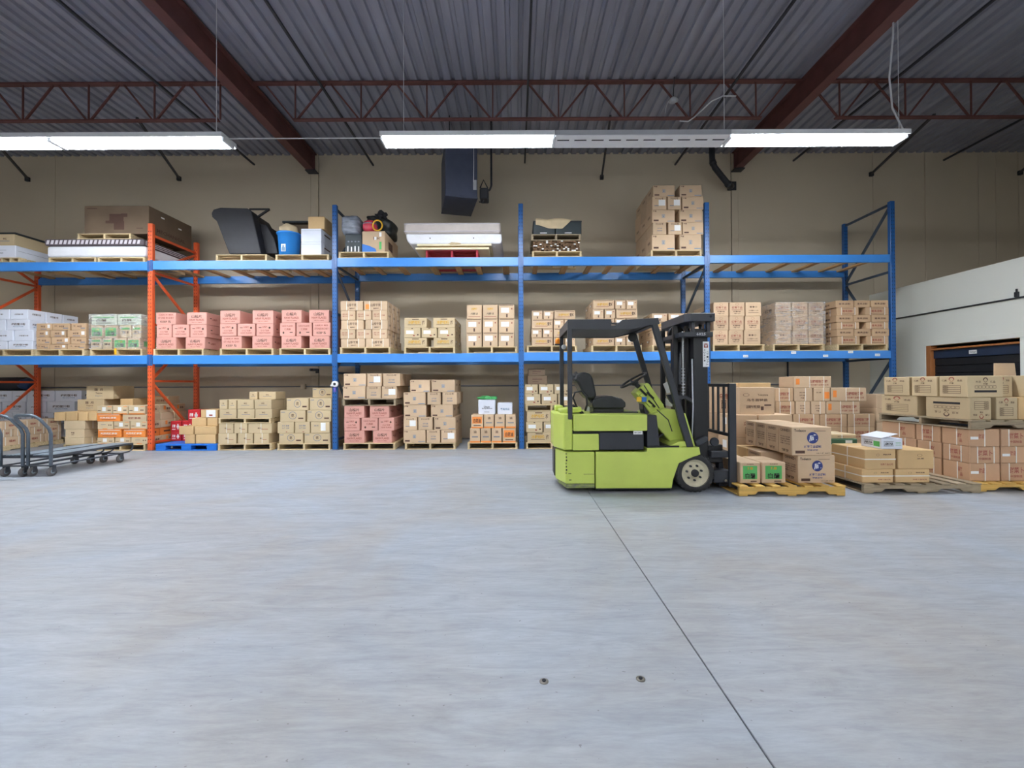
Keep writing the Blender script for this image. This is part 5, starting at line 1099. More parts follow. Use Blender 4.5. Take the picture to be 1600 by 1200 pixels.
# yellow pallet: emblem cartons, green label cartons
xa, xb = at(1153, 765, 5.15).x, at(1321, 765, 5.12).x
side_pallet('yellow wooden pallet in front of the forklift, carrying emblem and green label cartons', xa, xb, 5.12, 6.42, 0, .12, 'yellow_wood', n=7, gap=.075)
g = 'emblem cartons on the yellow pallet'
x0, x1 = at(1247, 735, Yp).x, at(1306, 735, Yp).x
zl = hz(711.5, Yp); zu = hz(667, Yp)
carton('tod', x0, x1, Yp, Yp + .31, .12, zl, 'emblem carton at the front, lower one of the yellow pallet', g, 'L', tilt=False)
u0, u1 = at(1237.5, 690, Yp).x, at(1300, 690, Yp).x
for i, (a, b) in enumerate(((5.24, 5.515), (5.53, 5.78), (5.785, 6.03), (6.045, 6.30))):
    carton('tod', u0, u1, a, b, zl, zu, ['emblem carton at the front, upper one of the yellow pallet', 'emblem carton, second from the front in the upper layer', 'emblem carton, third from the front in the upper layer', 'emblem carton with a white label, rearmost in the upper layer'][i], g, 'L', i == 0, tilt=False)
q = at(1174, 668, 6.17); single('address_label', MB().box(u0 - .0045, u0 - .003, 6.08, 6.26, zu - .20, zu - .08), 'paper', 'white address label stuck on the rearmost upper emblem carton', 'label', (u0, 6.17, zu - .2)) if False else None
for i, (a, b) in enumerate(((5.72, 6.05), (6.06, 6.38))):
    carton('krf' if i else 'tod', u0 - .11, u0 + .36, a, b, .12, zl - .03, ['emblem carton in the lower layer behind the green label cartons', 'plain kraft carton in the lower layer at the rear of the yellow pallet'][i], g, 'L', False)
zg = hz(722.5, Yp, 1180)
for i, (a, b) in enumerate(((1156, 1189), (1190.5, 1228.5))):
    xa_, xb_ = at(a, 740, Yp).x, at(b, 740, Yp).x
    for k in range(2):
        if i == 1 and k == 1: ya_, yb_ = 5.48, 5.70
        else: ya_, yb_ = Yp + .0 + k * .44, Yp + .425 + k * .44
        if i == 1: ya_, yb_ = (5.24, 5.46) if k == 0 else (5.465, 5.70)
        carton('gbx', xa_, xb_, ya_, yb_, .12, zg, '%s label carton on the yellow pallet, %s column, %s' % ('green', 'left' if i == 0 else 'right', 'front' if k == 0 else 'rear'), 'green label cartons on the yellow pallet', None, k == 0, tilt=False)
# printed brown stack behind the mast
g = 'printed brown cartons behind the load backrest'
side_pallet('grey wooden pallet under the printed brown cartons behind the forklift', 2.95, 4.36, 6.50, 7.6, 0, .12, 'grey_wood')
zt1, zt0 = hz(648, 6.55, 1165), .5
for i, (a, b) in enumerate(((1143, 1184), (1185, 1239))):
    xa_, xb_ = at(a, 670, 6.55).x, at(b, 670, 6.55).x
    carton('lip', xa_, xb_, 6.55, 7.0, zt0, zt1, 'printed brown carton under the tall one, %s' % ('left' if i == 0 else 'right'), g, 'L')
    carton('lip', xa_, xb_, 6.55, 7.0, .12, zt0, 'printed brown carton in the bottom layer, %s' % ('left' if i == 0 else 'right'), g, 'L')
carton('lin', at(1156, 625, 6.6).x, at(1211, 625, 6.6).x, 6.6, 7.0, zt1, hz(605, 6.6, 1180), 'printed brown carton with lines of text, the tall one beside the load backrest', g, 'L')
xa_, xb_ = at(1098, 640, 7.1).x, at(1153, 640, 7.1).x
z_ = [0.12, .5, hz(645, 7.1, 1130), hz(602, 7.1, 1130)]
for k in range(3): carton('lip', xa_, xb_, 7.1, 7.55, z_[k], z_[k + 1], 'printed brown carton seen through the load backrest bars, %s' % ['bottom', 'middle', 'top'][k], g, 'L')
for (a, b, tt, yy, lab) in ((1154, 1205, 598, 7.1, 'left'),):
    for k in range(3): carton('krf', at(a, tt, yy).x, at(b, tt, yy).x, yy, yy + .45, z_[k], [0.5, z_[2], hz(tt, yy, 1180)][k], 'plain kraft carton at the rear behind the tall printed carton, %s' % ['bottom', 'middle', 'top'][k], g)
xa_, xb_ = at(1128, 700, 5.95).x, at(1166, 700, 5.95).x
# strapped sugar cartons
Y = 7.66
side_pallet('grey wooden pallet under the strapped brown floor stack', at(1205, 690, Y).x, at(1372, 690, Y).x, Y, Y + 1.0, 0, .12, 'grey_wood')
stack('strapped floor stack', [
    (588, [(1241, 1300, 'sui')]), (606, [(1211, 1240, 'sug'), (1241, 1271, 'sue'), (1272, 1298, 'sua'), (1299, 1355, 'sui')]), (627, [(1212, 1243, 'sug'), (1244, 1267, 'sue'), (1268, 1291, 'sue'), (1292, 1345, 'sui')]),
    (647, [(1240, 1281, 'sug'), (1282, 1325, 'sug'), (1326, 1368, 'sug')]), (667, [(1240, 1281, 'sug'), (1282, 1325, 'sug'), (1326, 1368, 'sug')]), (688, [(1212, 1260, 'sug'), (1261, 1310, 'sug'), (1311, 1368, 'sug')])], .12, Y=Y, d=.45, side='L', nb=1)
# plain tan cartons between the strapped stack and the face emblem cartons
Y = 7.7; zz = [hz(616, Y, 1360), hz(638, Y, 1360), hz(660, Y, 1360), .45, 0]
for k in range(4): carton('lip', at(1369.5, 640, Y).x, at(1402, 640, Y).x, Y, Y + .4, zz[k + 1], zz[k], 'brown carton column right of the strapped floor stack, %s' % ['top', 'second', 'third', 'bottom'][k], 'brown carton column beside the strapped stack')
# kraft bundles on the grey pallet
Yk = 5.26
xa, xb = at(1350, 765, 5.22).x, 5.485
side_pallet('grey worn wooden pallet under the kraft bundles and white open carton', xa, xb, 5.22, 6.45, 0, .115, 'grey_wood', n=8, gap=.06)
g = 'kraft bundles on the grey pallet'
zl = hz(733, Yk, 1400); zu = hz(702, Yk, 1400)
XA = [at(v, 730, Yk).x for v in (1347, 1397, 1399, 1454)]
carton('kbd', XA[0], XA[1], Yk, Yk + .56, .115, zl, 'kraft bundle, lower left front one on the grey pallet', g, 'L', tilt=False)
carton('kbd', XA[2], XA[3], Yk, Yk + .56, .115, zl, 'kraft bundle, lower right front one on the grey pallet', g, None, tilt=False)
XA = [at(v, 715, Yk).x for v in (1351, 1401, 1403, 1461)]
carton('kbd', XA[0], XA[1], Yk, Yk + .56, zl, zu, 'kraft bundle with a band, upper left front one under the white open carton', g, 'L', tilt=False)
carton('kbs', XA[2], XA[3], Yk, Yk + .56, zl, zu - .01, 'kraft bundle without band, upper right front one on the grey pallet', g, None, tilt=False)
for k in range(2): carton('kbd', XA[0] - .03, XA[3] - .4, Yk + .60, Yk + 1.12, (.115, zl)[k], (zl, zu - .03)[k], 'kraft bundle at the rear of the grey pallet, %s layer' % ('lower' if k == 0 else 'upper'), g, 'L', tilt=False)
gz = zu - .03
gc = carton('grn', 0, .1, 0, .1, 0, .1, 'x') if False else None
KIND['gfl'] = ('flat_green_carton', 'green_card', [(B_, 'paper', .75, .5, .2, .5)], [(B_, 'paper', .3, .5, .2, .5)])
carton('gfl', XA[0] - .05, XA[0] + .42, 5.9, 6.34, gz, gz + .075, 'flat dark green carton with a white label behind the white open carton', 'flat cartons behind the white open carton', 'L')
carton('bes', XA[0] - .02, XA[0] + .42, 5.92, 6.32, gz + .075, gz + .135, 'flat tan strapped carton on the dark green one', 'flat cartons behind the white open carton', 'L')
# white open carton
q = at(1377, 695, 5.45); zb = zu
wc = thing('open_white_carton', 'white open carton with black outlined lettering on the kraft bundles', 'carton', (q.x, 5.5, zb))
W, D, H = .255, .31, .125
x0 = at(1377, 700, 5.28).x; y0 = 5.28
part('carton_body', MB().box(x0, x0 + W, y0, y0 + D, zb, zb + H, .004), 'white_card', wc)
hz_ = zb + H + .002
m_ = MB(); u = Vector((.21 * math.cos(R(14)), 0, .21 * math.sin(R(14))))
A = [Vector((x0 - .01, y0 - .01, hz_)), Vector((x0 - .01, y0 + D, hz_))]
T0 = [m_.bm.verts.new(p) for p in (A[0], A[0] + u, A[1] + u, A[1])]; T1 = [m_.bm.verts.new(p + Vector((-.001, 0, .005))) for p in (A[0], A[0] + u, A[1] + u, A[1])]
m_.bm.faces.new(T0[::-1]); m_.bm.faces.new(T1)
for i in range(4): m_.bm.faces.new((T0[i], T0[(i + 1) % 4], T1[(i + 1) % 4], T1[i]))
part('open_flap', m_, 'white_card', wc)
for face, wd in (('F', W), ('L', D)):
    px_ = (x0 + W / 2, y0 - .0012, zb) if face == 'F' else (x0 - .0012, y0 + D / 2, zb)
    loc = Vector(px_) - wloc(wc); sg_ = -1 if face == 'F' else 1
    f = Flat().text('LAMONA', -.04, H * .5, wd * .42, .036, .03)
    for k in (-1, 1): f.rect(-.04, H * .5 + k * .026, wd * .46, .005)
    link('black_lettering', f.mesh('black_lettering', 'ink_black', face, 0), None, wc, loc)
    f = Flat().rect(wd * .28, H * .45, wd * .3, H * .5) if face == 'L' else Flat().rect(wd * .3, H * .35, wd * .26, .004).rect(wd * .3, H * .6, wd * .26, .004).rect(wd * .3, H * .48, wd * .26, .003)
    link('green_panel', f.mesh('green_panel', 'ink_green', face, 0), None, wc, loc)
# red print stack with pallets and face emblem cartons
XS = 5.50
g = 'red print cartons of the near floor stack'
pl = side_pallet('yellowish wooden pallet under the red print cartons', 5.495, 7.0, 5.28, 6.72, 0, .105, 'yellow_wood', n=9)
zs = [.735, .525, .322, .105]
SC_ = [[5.36, 5.73, 6.10, 6.66], [5.36, 5.72, 6.08, 6.66], [5.36, 5.72, 6.08, 6.66]]
for r in range(3):
    for i in range(3):
        carton('wax' if (i + r) % 2 else 'waz', XS, XS + .375, SC_[r][i], SC_[r][i + 1] - .01, zs[r + 1], zs[r], 'red print carton, %s from front along the exposed end, %s, near floor stack' % (ORD[i], ROWN[3][r]), g, 'L', i == 0, tilt=False)
    for i in range(3):
        carton('wax' if (i + r) % 2 == 0 else 'waz', XS + .385 + i * .375, XS + .75 + i * .375, 5.36, 5.73, zs[r + 1], zs[r], 'red print carton, %s in from the corner at the front, %s, near floor stack' % (ORD[i], ROWN[3][r]), g, None, True, tilt=False)
side_pallet('grey wooden pallet between the red print cartons and the face emblem cartons', XS - .01, 7.0, 5.33, 6.68, .735, .115, 'grey_wood')
g = 'face emblem cartons on the near stack'
z0, z1, z2 = .85, 1.122, 1.388
low_ = [('fan', 5.36, 5.94, True), ('fan', 6.06, 6.66, False)]
for i, (k, a, b, fl_) in enumerate(low_):
    carton(k if not fl_ else 'fac', XS, XS + .28, a, b, z0, z1, ['face emblem carton turned upside down at the lower front corner', 'face emblem carton at the lower rear of the near stack'][i], g, 'L', i == 0, tilt=False, flip=fl_)
if True:
    carton('fac', XS + .33, XS + .60, 5.36, 5.90, z0, z1, 'face emblem carton, lower layer, second from the corner', g, None, tilt=False)
    carton('krf', XS + .61, XS + .98, 5.37, 5.90, z0, z1, 'plain kraft carton, lower layer, third from the corner', g, None, tilt=False)
KIND['fcl'] = ('face_emblem_carton', 'olive_card', KIND['fan'][2], KIND['fac'][2])
for i, (a, b) in enumerate(((5.37, 5.74), (5.76, 6.14), (6.17, 6.6))):
    carton('fcl', XS - .01, XS + .44, a, b, z1, z2, 'face emblem carton, upper layer, %s from the front corner' % ORD[i], g, 'L', i == 0, tilt=False)
carton('fac', XS + .46, XS + .72, 5.52, 5.9, z1, z2, 'face emblem carton set back in the upper layer beside the corner one', g, None, tilt=False)
o = carton('fac', XS + .73, XS + 1.1, 5.40, 5.9, z1, z2, 'face emblem carton with raised flap at the frame edge, upper layer', g, None, tilt=False)
fx0, fx1 = at(1556, 580, 5.9).x, at(1590, 580, 5.9).x; zf = z2
oc = thing('open_carton', 'open tan carton whose raised flap shows against the dark doorway', 'carton', ((fx0 + fx1) / 2, 6.2, z0))
part('carton_body', MB().box(fx0 - .03, fx1 + .05, 5.92, 6.45, z0, z2 + .0, .006), 'tan_card', oc)
q0, q1, q2, q3 = at(1554, 567.5, 5.92), at(1586, 567.5, 5.92), Vector((fx1 + .01, 5.93, z2)), Vector((fx0 + .0, 5.93, z2))
part('raised_flap', MB().prism([(q3.x, z2), (q2.x, z2), (q1.x, q1.z), (q0.x, q0.z)], 5.925, 5.931), 'tan_card', oc)

# ------------------------------------------------------------------ forklift
YN, YFAR = 5.30, 6.30
def fp(px, py, Y=YN):
    p = at(px, py, Y); return (p.x, p.z)
def poly(*pp, Y=YN): return [fp(a, b, Y) for a, b in pp]
FK = thing('forklift', 'lime green electric forklift with a dark mast and overhead guard, parked by the yellow pallet', 'forklift', (fp(980, 770)[0], 5.8, 0))
def fpart(n, mb, m, par=None, label=None): return part(n, mb, m, par or FK, label)
zc = lambda py: fp(980, py)[1]
# lower chassis: chamfered rear corners, plan outline extruded upwards plus the sloped front
xr, xr2 = fp(868, 740)[0], fp(884, 740)[0]
zb, zt = .055, zc(706)
xs = fp(930, 730)[0]
ch = MB()
plan = [(xr + .03, YN + .30), (xr2, YN), (xs - .006, YN), (xs - .006, YFAR), (xr2, YFAR), (xr + .03, YFAR - .30)]
ch.prism(plan, zb + .055, zt, 'Z', .012, 2)
rear = fpart('rear_chassis', ch, 'lime_paint')
fpart('bumper_strip', MB().prism([(xr + .06, YN + .31), (xr2 + .01, YN + .012), (xs - .006, YN + .012), (xs - .006, YFAR - .012), (xr2 + .01, YFAR - .012), (xr + .06, YFAR - .31)], zb, zb + .055, 'Z', .006), 'scuffed_lime', FK, 'scuffed grey lower edge')
fpart('side_body', MB().prism(poly((931, 706), (1011, 706), (1011, 700), (1093, 698.5), (1095, 710), (1061, 724), (1057, 735), (1052, 750), (1050, 763), (931, 763.5)), YN, YN + .17, 'Y', .010, 2), 'lime_paint')
fpart('side_body', MB().prism(poly((931, 706), (1011, 706), (1011, 700), (1093, 698.5), (1095, 710), (1061, 724), (1057, 735), (1052, 750), (1050, 763), (931, 763.5)), YFAR - .17, YFAR, 'Y', .010, 2), 'lime_paint')
fpart('underframe', MB().box(xs, fp(1050, 740)[0], YN + .171, YFAR - .171, .10, zc(706) - .02, .01), 'truck_dark')
fpart('lower_lip', MB().box(xs, fp(1048, 740)[0], YN + .012, YN + .16, .035, .056, .004), 'truck_black')
rw = fpart('rear_wheel', MB().lathe([(.10, -.12), (.19, -.11), (.20, -.09), (.20, .09), (.19, .11), (.10, .12)], (fp(885, 740)[0] + .12, 5.8, .20), 'Y', 28), 'rubber')
fpart('wheel_arch', MB().prism([(xr + .016, .14), (xr + .016, .46), (xr + .05, .52), (xr + .05, .12)], YN + .36, YFAR - .36, 'Y', .004), 'truck_black')
for k, (a, b, ww) in enumerate(((888, 740, .035), (889, 750, .03))):
    q = fp(a, b); fpart('paint_scar', MB().box(q[0], q[0] + ww, YN - .0015, YN + .002, q[1] - .004, q[1] + .004), 'truck_black')
for k in range(7):
    q = fp(884.5, 709 + k * 5); fpart('paint_scar', MB().box(q[0] - .003, q[0] + .006 + .004 * (k % 3), YN - .0015, YN + .002, q[1] - .012, q[1] + .008), 'truck_black')
q0, q1 = fp(912, 741), fp(928, 741); fpart('panel_seam', MB().box(q0[0], q1[0], YN - .001, YN + .002, q0[1] - .002, q0[1] + .002), 'truck_dark')
# counterweight above
zt2, zb2 = zc(646), zc(704) + .004
plan = [(xr, YN + .30), (fp(881, 680)[0], YN + .012), (fp(895, 680)[0], YN + .012), (fp(895, 680)[0], YFAR - .012), (fp(881, 680)[0], YFAR - .012), (xr, YFAR - .30)]
fpart('counterweight', MB().prism(plan, zb2, zt2, 'Z', .022, 3), 'lime_paint')
q = fp(880, 640, 5.55)
fpart('filler_lid', MB().box(xr + .07, xr + .34, 5.42, 5.78, zt2 - .005, zt2 + .06, .02, 2, rot=Matrix.Rotation(R(-8), 3, 'Y')), 'lime_paint')
fpart('filler_lid', MB().box(xr + .05, xr + .16, 5.85, 6.1, zt2 - .005, zt2 + .07, .02, 2), 'lime_paint')
# battery hood, side panel and battery
xb0, xb1 = fp(896, 660)[0], fp(1011.5, 660)[0]
fpart('battery_hood', MB().box(xb0, xb1, YN - .006, YFAR + .006, zc(673.5), zc(647.5), .012, 2), 'lime_paint')
fpart('hood_hinge', MB().box(xb0 + .25, xb1 - .03, YN + .28, YN + .34, zc(647.5), zc(647.5) + .012, .003), 'truck_dark')
xm = fp(936, 690)[0]
fpart('side_panel', MB().box(xb0 - .01, xm, YN + .002, YN + .05, zc(703.5), zc(678), .008, 2), 'lime_paint')
fpart('battery_case', MB().box(xb0, fp(1006, 690)[0], YN + .055, YFAR - .055, zc(704), zc(675), .006), 'truck_dark')
fpart('battery_cover', MB().box(xm + .004, fp(1006.5, 690)[0], YN + .012, YN + .054, zc(703), zc(675.5), .006), 'truck_dark')
q = fp(997, 676); dp = fpart('data_plate', MB().box(q[0] - .054, q[0] + .054, YN + .006, YN + .012, q[1] - .022, q[1] + .022), 'paper')
o = link('plate_print', Flat().text('48V 123456', 0, 0, .085, .018).mesh('plate_print', 'ink_black', 'F', 0), None, dp, Vector((q[0], YN + .0055, q[1])) - wloc(dp))
fpart('console', MB().prism(poly((1012, 649), (1027, 649), (1032, 698), (1012, 699)), YN + .02, YN + .42, 'Y', .008, 2), 'truck_dark')
# floor, pedals, front cowl
fpart('floor_plate', MB().box(fp(1012, 695)[0], fp(1062, 695)[0], YN + .01, YFAR - .01, zc(701), zc(697), .004), 'truck_black')
fpart('front_step', MB().prism(poly((1044, 698.5), (1062, 690), (1076, 690), (1086, 698.5)), YN + .02, YFAR - .02, 'Y', .006), 'lime_paint')
fpart('pedal', MB().bar((fp(1033, 690)[0], 5.55, zc(690)), (fp(1055, 675)[0], 5.55, zc(675)), .09, .02), 'truck_black')
fpart('pedal', MB().bar((fp(1028, 680)[0], 5.75, zc(680)), (fp(1038, 672)[0], 5.75, zc(672)), .09, .02), 'truck_black')
Yc = 5.62
col = poly((993, 614), (1010, 598), (1014, 599), (1037, 632), (1040, 641), (1018, 649), (1004, 628), Y=Yc)
fpart('steering_column', MB().prism(col, Yc, Yc + .26, 'Y', .014, 3), 'lime_paint')
fpart('column_seam', MB().bar((fp(1006, 602, Yc)[0], Yc - .002, fp(1006, 602, Yc)[1]), (fp(1030, 638, Yc)[0], Yc - .002, fp(1030, 638, Yc)[1]), .006, .012), 'truck_dark')
cow = poly((1017, 648), (1040, 638), (1056, 640), (1062, 660), (1076, 693), (1050, 693), (1034, 676), (1024, 664), Y=5.5)
fpart('front_cowl', MB().prism(cow, 5.5, 6.2, 'Y', .02, 3), 'lime_paint')
fpart('column_housing', MB().prism(poly((1003, 624), (1016, 646), (1018, 652), (1008, 652), (1004, 640), Y=5.7), 5.66, 5.86, 'Y', .008), 'truck_dark')
fpart('cowl_seam', MB().tube([(fp(1026, 640, 5.5)[0], 5.497, fp(1026, 640, 5.5)[1]), (fp(1044, 656, 5.5)[0], 5.497, fp(1044, 656, 5.5)[1]), (fp(1050, 674, 5.5)[0], 5.497, fp(1050, 674, 5.5)[1])], .006, 6), 'truck_dark')
fpart('front_fender', MB().prism(poly((1070, 646), (1072.5, 646), (1088, 698), (1083, 698)), YN + .03, YFAR - .03, 'Y', .002), 'lime_paint')
pp = [fp(1001, 616, Yc - .02), fp(1017, 634, Yc - .02)]
fpart('control_strip', MB().bar((pp[0][0], Yc - .02, pp[0][1]), (pp[1][0], Yc - .02, pp[1][1]), .05, .04), 'lime_paint')
for a, b in ((1000, 608), (1011, 613), (1013, 626)):
    q = fp(a, b, Yc - .05); fpart('control_lever', MB().bar((q[0], Yc - .05, q[1]), (q[0] + .09, Yc - .02, q[1] - .08), .022), 'truck_black')
q = fp(999, 624, Yc - .05); fpart('yellow_tag', MB().box(q[0] - .035, q[0] + .025, Yc - .06, Yc - .05, q[1] - .03, q[1] + .03), 'sign_yellow')
q = fp(1006, 624, Yc - .05); fpart('blue_tag', MB().box(q[0] - .028, q[0] + .03, Yc - .066, Yc - .056, q[1] - .03, q[1] + .03), 'sign_blue')
# steering wheel
c = Vector((fp(989.5, 594, 5.75)[0], 5.75, fp(989.5, 594, 5.75)[1])); ax = Matrix.Rotation(R(-31), 3, 'Y')
def sw(r, a, h=0): return c + ax @ Vector((r * math.cos(a), r * math.sin(a), h))
sw_ = fpart('steering_wheel', MB().tube([sw(.18, R(a)) for a in range(0, 360, 12)], .014, 8, True), 'truck_black')
for a in (90, 210, 330): part('spoke', MB().bar(sw(.16, R(a)), sw(.02, R(a), -.04), .025, .012), 'truck_black', sw_)
part('hub', MB().tube([sw(0, 0, -.06), sw(0, 0, -.02)], .045, 14), 'truck_dark', sw_)
fpart('column_shaft', MB().tube([sw(0, 0, -.05), Vector((fp(1004, 606, Yc)[0], 5.75, fp(1004, 606, Yc)[1]))], .03, 10), 'truck_dark')
# seat
Ys = 5.58
se = fpart('seat', MB().prism(poly((926, 637), (925, 630), (928, 624), (940, 620), (958, 619), (972, 623), (978, 629), (978, 636), (973, 638.5), (930, 638.5), Y=Ys), Ys, Ys + .46, 'Y', .035, 3), 'vinyl_black')
part('backrest', MB().prism(poly((896, 593), (901, 585), (911, 581), (922, 583), (927, 590), (933, 618), (929, 624), (919, 624), (910, 613), (904, 600), Y=Ys), Ys + .02, Ys + .44, 'Y', .035, 3), 'vinyl_black', se)
part('seat_bracket', MB().bar((fp(918, 622, 5.8)[0], 5.8, fp(918, 622, 5.8)[1]), (fp(928, 636, 5.8)[0], 5.8, fp(928, 636, 5.8)[1]), .2, .03), 'truck_dark', se)
part('headrest_fold', MB().blob((fp(903, 592, Ys)[0], Ys + .22, fp(903, 590, Ys)[1]), (.07, .19, .07), 3, .15, 2), 'vinyl_black', se)
part('belt_buckle', MB().box(fp(915, 636, Ys)[0], fp(920, 636, Ys)[0], Ys - .06, Ys - .03, zc(644), zc(637), .004), 'lamp_grey', se)
part('seat_slide', MB().box(fp(928, 640, Ys)[0], fp(976, 640, Ys)[0], Ys + .04, Ys + .42, zc(647.2), fp(950, 638.5, Ys)[1] + .004, .006), 'truck_black', se)
hp = [fp(908, 646, 5.5), fp(900, 634, 5.5), fp(895, 622, 5.5), fp(898, 613, 5.5), fp(908, 611, 5.5), fp(916, 620, 5.5), fp(917, 632, 5.5), fp(914, 642, 5.5)]
for dy in (0, .03): fpart('battery_cable', MB().tube([(a, 5.47 + dy, b) for a, b in hp], .011, 8), 'truck_black')
hp = [fp(893, 632, 5.6), fp(900, 639, 5.6), fp(908, 644, 5.6), fp(911, 650, 5.6)]
fpart('battery_cable', MB().tube([(a, 5.5, b) for a, b in hp], .016, 8), 'truck_black')
# overhead guard
zg = fp(950, 514)[1]; zgt = fp(950, 499)[1]
gx0, gx1 = fp(887, 510)[0], fp(1030, 510)[0]
gd = fpart('overhead_guard', MB().box(gx0 + .01, fp(986, 510)[0], YN + .02, YFAR - .02, zg, zg + .012, .003), 'truck_dark')
part('front_plate', MB().prism([(fp(986, 510)[0], zg), (gx1 - .06, zg + .07), (gx1 - .06, zg + .085), (fp(986, 510)[0], zg + .012)], YN + .03, YFAR - .03, 'Y', .002), 'truck_dark', gd)
for y0, y1 in ((YN, YN + .04), (YFAR - .04, YFAR)):
    part('side_rail', MB().prism(poly((887, 515), (887, 499), (955.5, 499), (955.5, 510), (962, 508), (973, 499.5), (1029, 496.5), (1031, 506), (1022, 507), (986, 515)), y0, y1, 'Y', .004), 'truck_dark', gd)
part('rear_rail', MB().box(gx0, gx0 + .04, YN + .04, YFAR - .04, zg, zgt, .005), 'truck_dark', gd)
part('front_rail', MB().box(gx1 - .07, gx1, YN + .04, YFAR - .04, zg + .05, zgt, .005), 'truck_dark', gd)
for k in range(3):
    y = YN + .25 + k * .25; part('roof_bar', MB().box(gx0 + .04, gx1 - .07, y - .015, y + .015, zgt - .03, zgt - .005, .004), 'truck_dark', gd)
for y0, y1 in ((YN, YN + .06), (YFAR - .06, YFAR)):
    part('rear_post', MB().box(fp(887.3, 580)[0], fp(894.3, 580)[0], y0, y1, zt2 - .07, zg + .01, .006), 'truck_dark', gd)
    part('front_post', MB().prism(poly((1018.5, 506), (1028, 506), (1084, 698), (1074, 699), (1062, 660), (1052, 620)), y0, y1, 'Y', .005), 'truck_dark', gd)
q = at(873, 536, YFAR - .1); xq = gx0 - .02
wl = fpart('warning_lamp', MB().lathe([(.035, 0), (.035, .06), (.02, .085)], (xq - .01, YFAR - .03, fp(880, 540, YFAR)[1] + .02), n=14), 'amber')
part('lamp_bracket', MB().box(xq - .05, xq + .05, YFAR - .06, YFAR - .01, fp(880, 540, YFAR)[1], fp(880, 540, YFAR)[1] + .02, .003), 'truck_dark', wl)
fpart('round_light', MB().lathe([(.03, 0), (.035, -.03), (.02, -.035)], (fp(880, 542, YFAR)[0] + .0, YFAR - .06, fp(880, 543, YFAR)[1]), 'Y', 14), 'lamp_grey')
hq = fp(988.5, 527, 6.15)
fpart('headlamp', MB().lathe([(.05, .06), (.065, 0), (.06, -.02)], (hq[0], 6.15, hq[1]), 'Y', 18), 'truck_black')
# mast: outer and inner channels, cylinders, chains, crossheads
mz = .08
ym = ((YN + .10, YN + .20), (YFAR - .20, YFAR - .10))
ms = fpart('mast', MB().box(fp(1089, 600)[0], fp(1112, 600)[0], ym[0][0], ym[0][1], mz, fp(1100, 512)[1], .006), 'truck_black')
part('outer_channel', MB().box(fp(1089, 600)[0], fp(1112, 600)[0], ym[1][0], ym[1][1], mz, fp(1100, 512)[1], .006), 'truck_black', ms)
for n, (a, b, hh, m, yy) in enumerate(((1064, 1071, 505, 'truck_black', .24), (1083.5, 1087.5, 505, 'truck_black', .22))):
    for y in (YN + yy, YFAR - yy - .06): part('inner_channel', MB().box(fp(a, 600)[0], fp(b, 600)[0], y, y + .06, mz + .05, fp(1100, hh)[1], .004), m, ms)
for y in (YN + .30, YFAR - .30):
    part('lift_cylinder', MB().tube([(fp(1077.5, 600, YN + .3)[0], y, mz + .1), (fp(1077.5, 600, YN + .3)[0], y, fp(1090, 512)[1])], .042, 14), 'truck_dark', ms)
    part('cylinder_rod', MB().tube([(fp(1096, 600, YN + .3)[0], y + .02, mz + .1), (fp(1096, 600, YN + .3)[0], y + .02, fp(1090, 497)[1])], .022, 10), 'chrome', ms)
ck = MB()
cx = fp(1067, 600, YN + .18)[0]
part('lift_chain', MB().box(cx - .012, cx + .012, YN + .17, YN + .19, fp(1067, 620)[1], fp(1067, 515)[1], .002), 'chrome', ms)
for k in range(9): part('chain_pin', MB().box(cx - .022, cx + .022, YN + .165, YN + .17, fp(1067, 576 + k * 5)[1], fp(1067, 576 + k * 5)[1] + .008), 'lamp_grey', ms)
part('hydraulic_hose', MB().tube([(fp(1052, 520, 5.9)[0], 5.9, fp(1052, 520, 5.9)[1]), (fp(1054, 560, 5.9)[0], 5.9, fp(1054, 560, 5.9)[1]), (fp(1060, 640, 5.9)[0], 5.9, fp(1060, 640, 5.9)[1])], .02, 8), 'truck_black', ms)
part('hose_reel', MB().lathe([(.10, -.03), (.11, 0), (.10, .03)], (fp(1056, 522, 5.8)[0], 5.8, fp(1056, 522, 5.8)[1]), 'Y', 18), 'truck_black', ms)
part('hydraulic_hose', MB().tube([(fp(1087.5, 560)[0], YN + .12, fp(1080, 560)[1]), (fp(1088, 640)[0], YN + .1, fp(1080, 640)[1]), (fp(1087, 700)[0], YN + .12, fp(1080, 700)[1])], .010, 8), 'lamp_grey', ms)
# top crosshead: plan outline
ta, tb = fp(1100, 502)[1], fp(1100, 489)[1]
cp = [(fp(1117.5, 495)[0], YN), (fp(1080, 495)[0], YN), (fp(1072, 495)[0], YN + .08), (fp(1072, 495)[0] - .02, YFAR - .15), (fp(1080, 495)[0], YFAR), (fp(1117.5, 495)[0], YFAR)]
crs = part('crosshead', MB().prism(cp, ta, tb, 'Z', .006), 'truck_dark', ms)
q = fp(1110.5, 494.5); part('lifting_hole', MB().lathe([(.015, 0), (.015, -.003)], (q[0], YN, q[1]), 'Y', 14), 'hole_dark', ms)
ta, tb = fp(1100, 525.5)[1], fp(1100, 518)[1]
cp2 = [(fp(1116, 520)[0], YN + .03), (fp(1071, 520)[0], YN + .03), (fp(1066, 520)[0], YN + .09), (fp(1066, 520)[0], YFAR - .09), (fp(1071, 520)[0], YFAR - .03), (fp(1116, 520)[0], YFAR - .03)]
part('lower_crosshead', MB().prism(cp2, ta, tb, 'Z', .004), 'truck_dark', ms)
q = fp(1095.5, 522, YN + .03); link('number_lettering', Flat().text('6025', 0, 0, .115, .038, .03).mesh('number_lettering', 'lamp_grey', 'F', 0), None, ms, Vector((q[0], YN + .0285, q[1])) - wloc(ms))
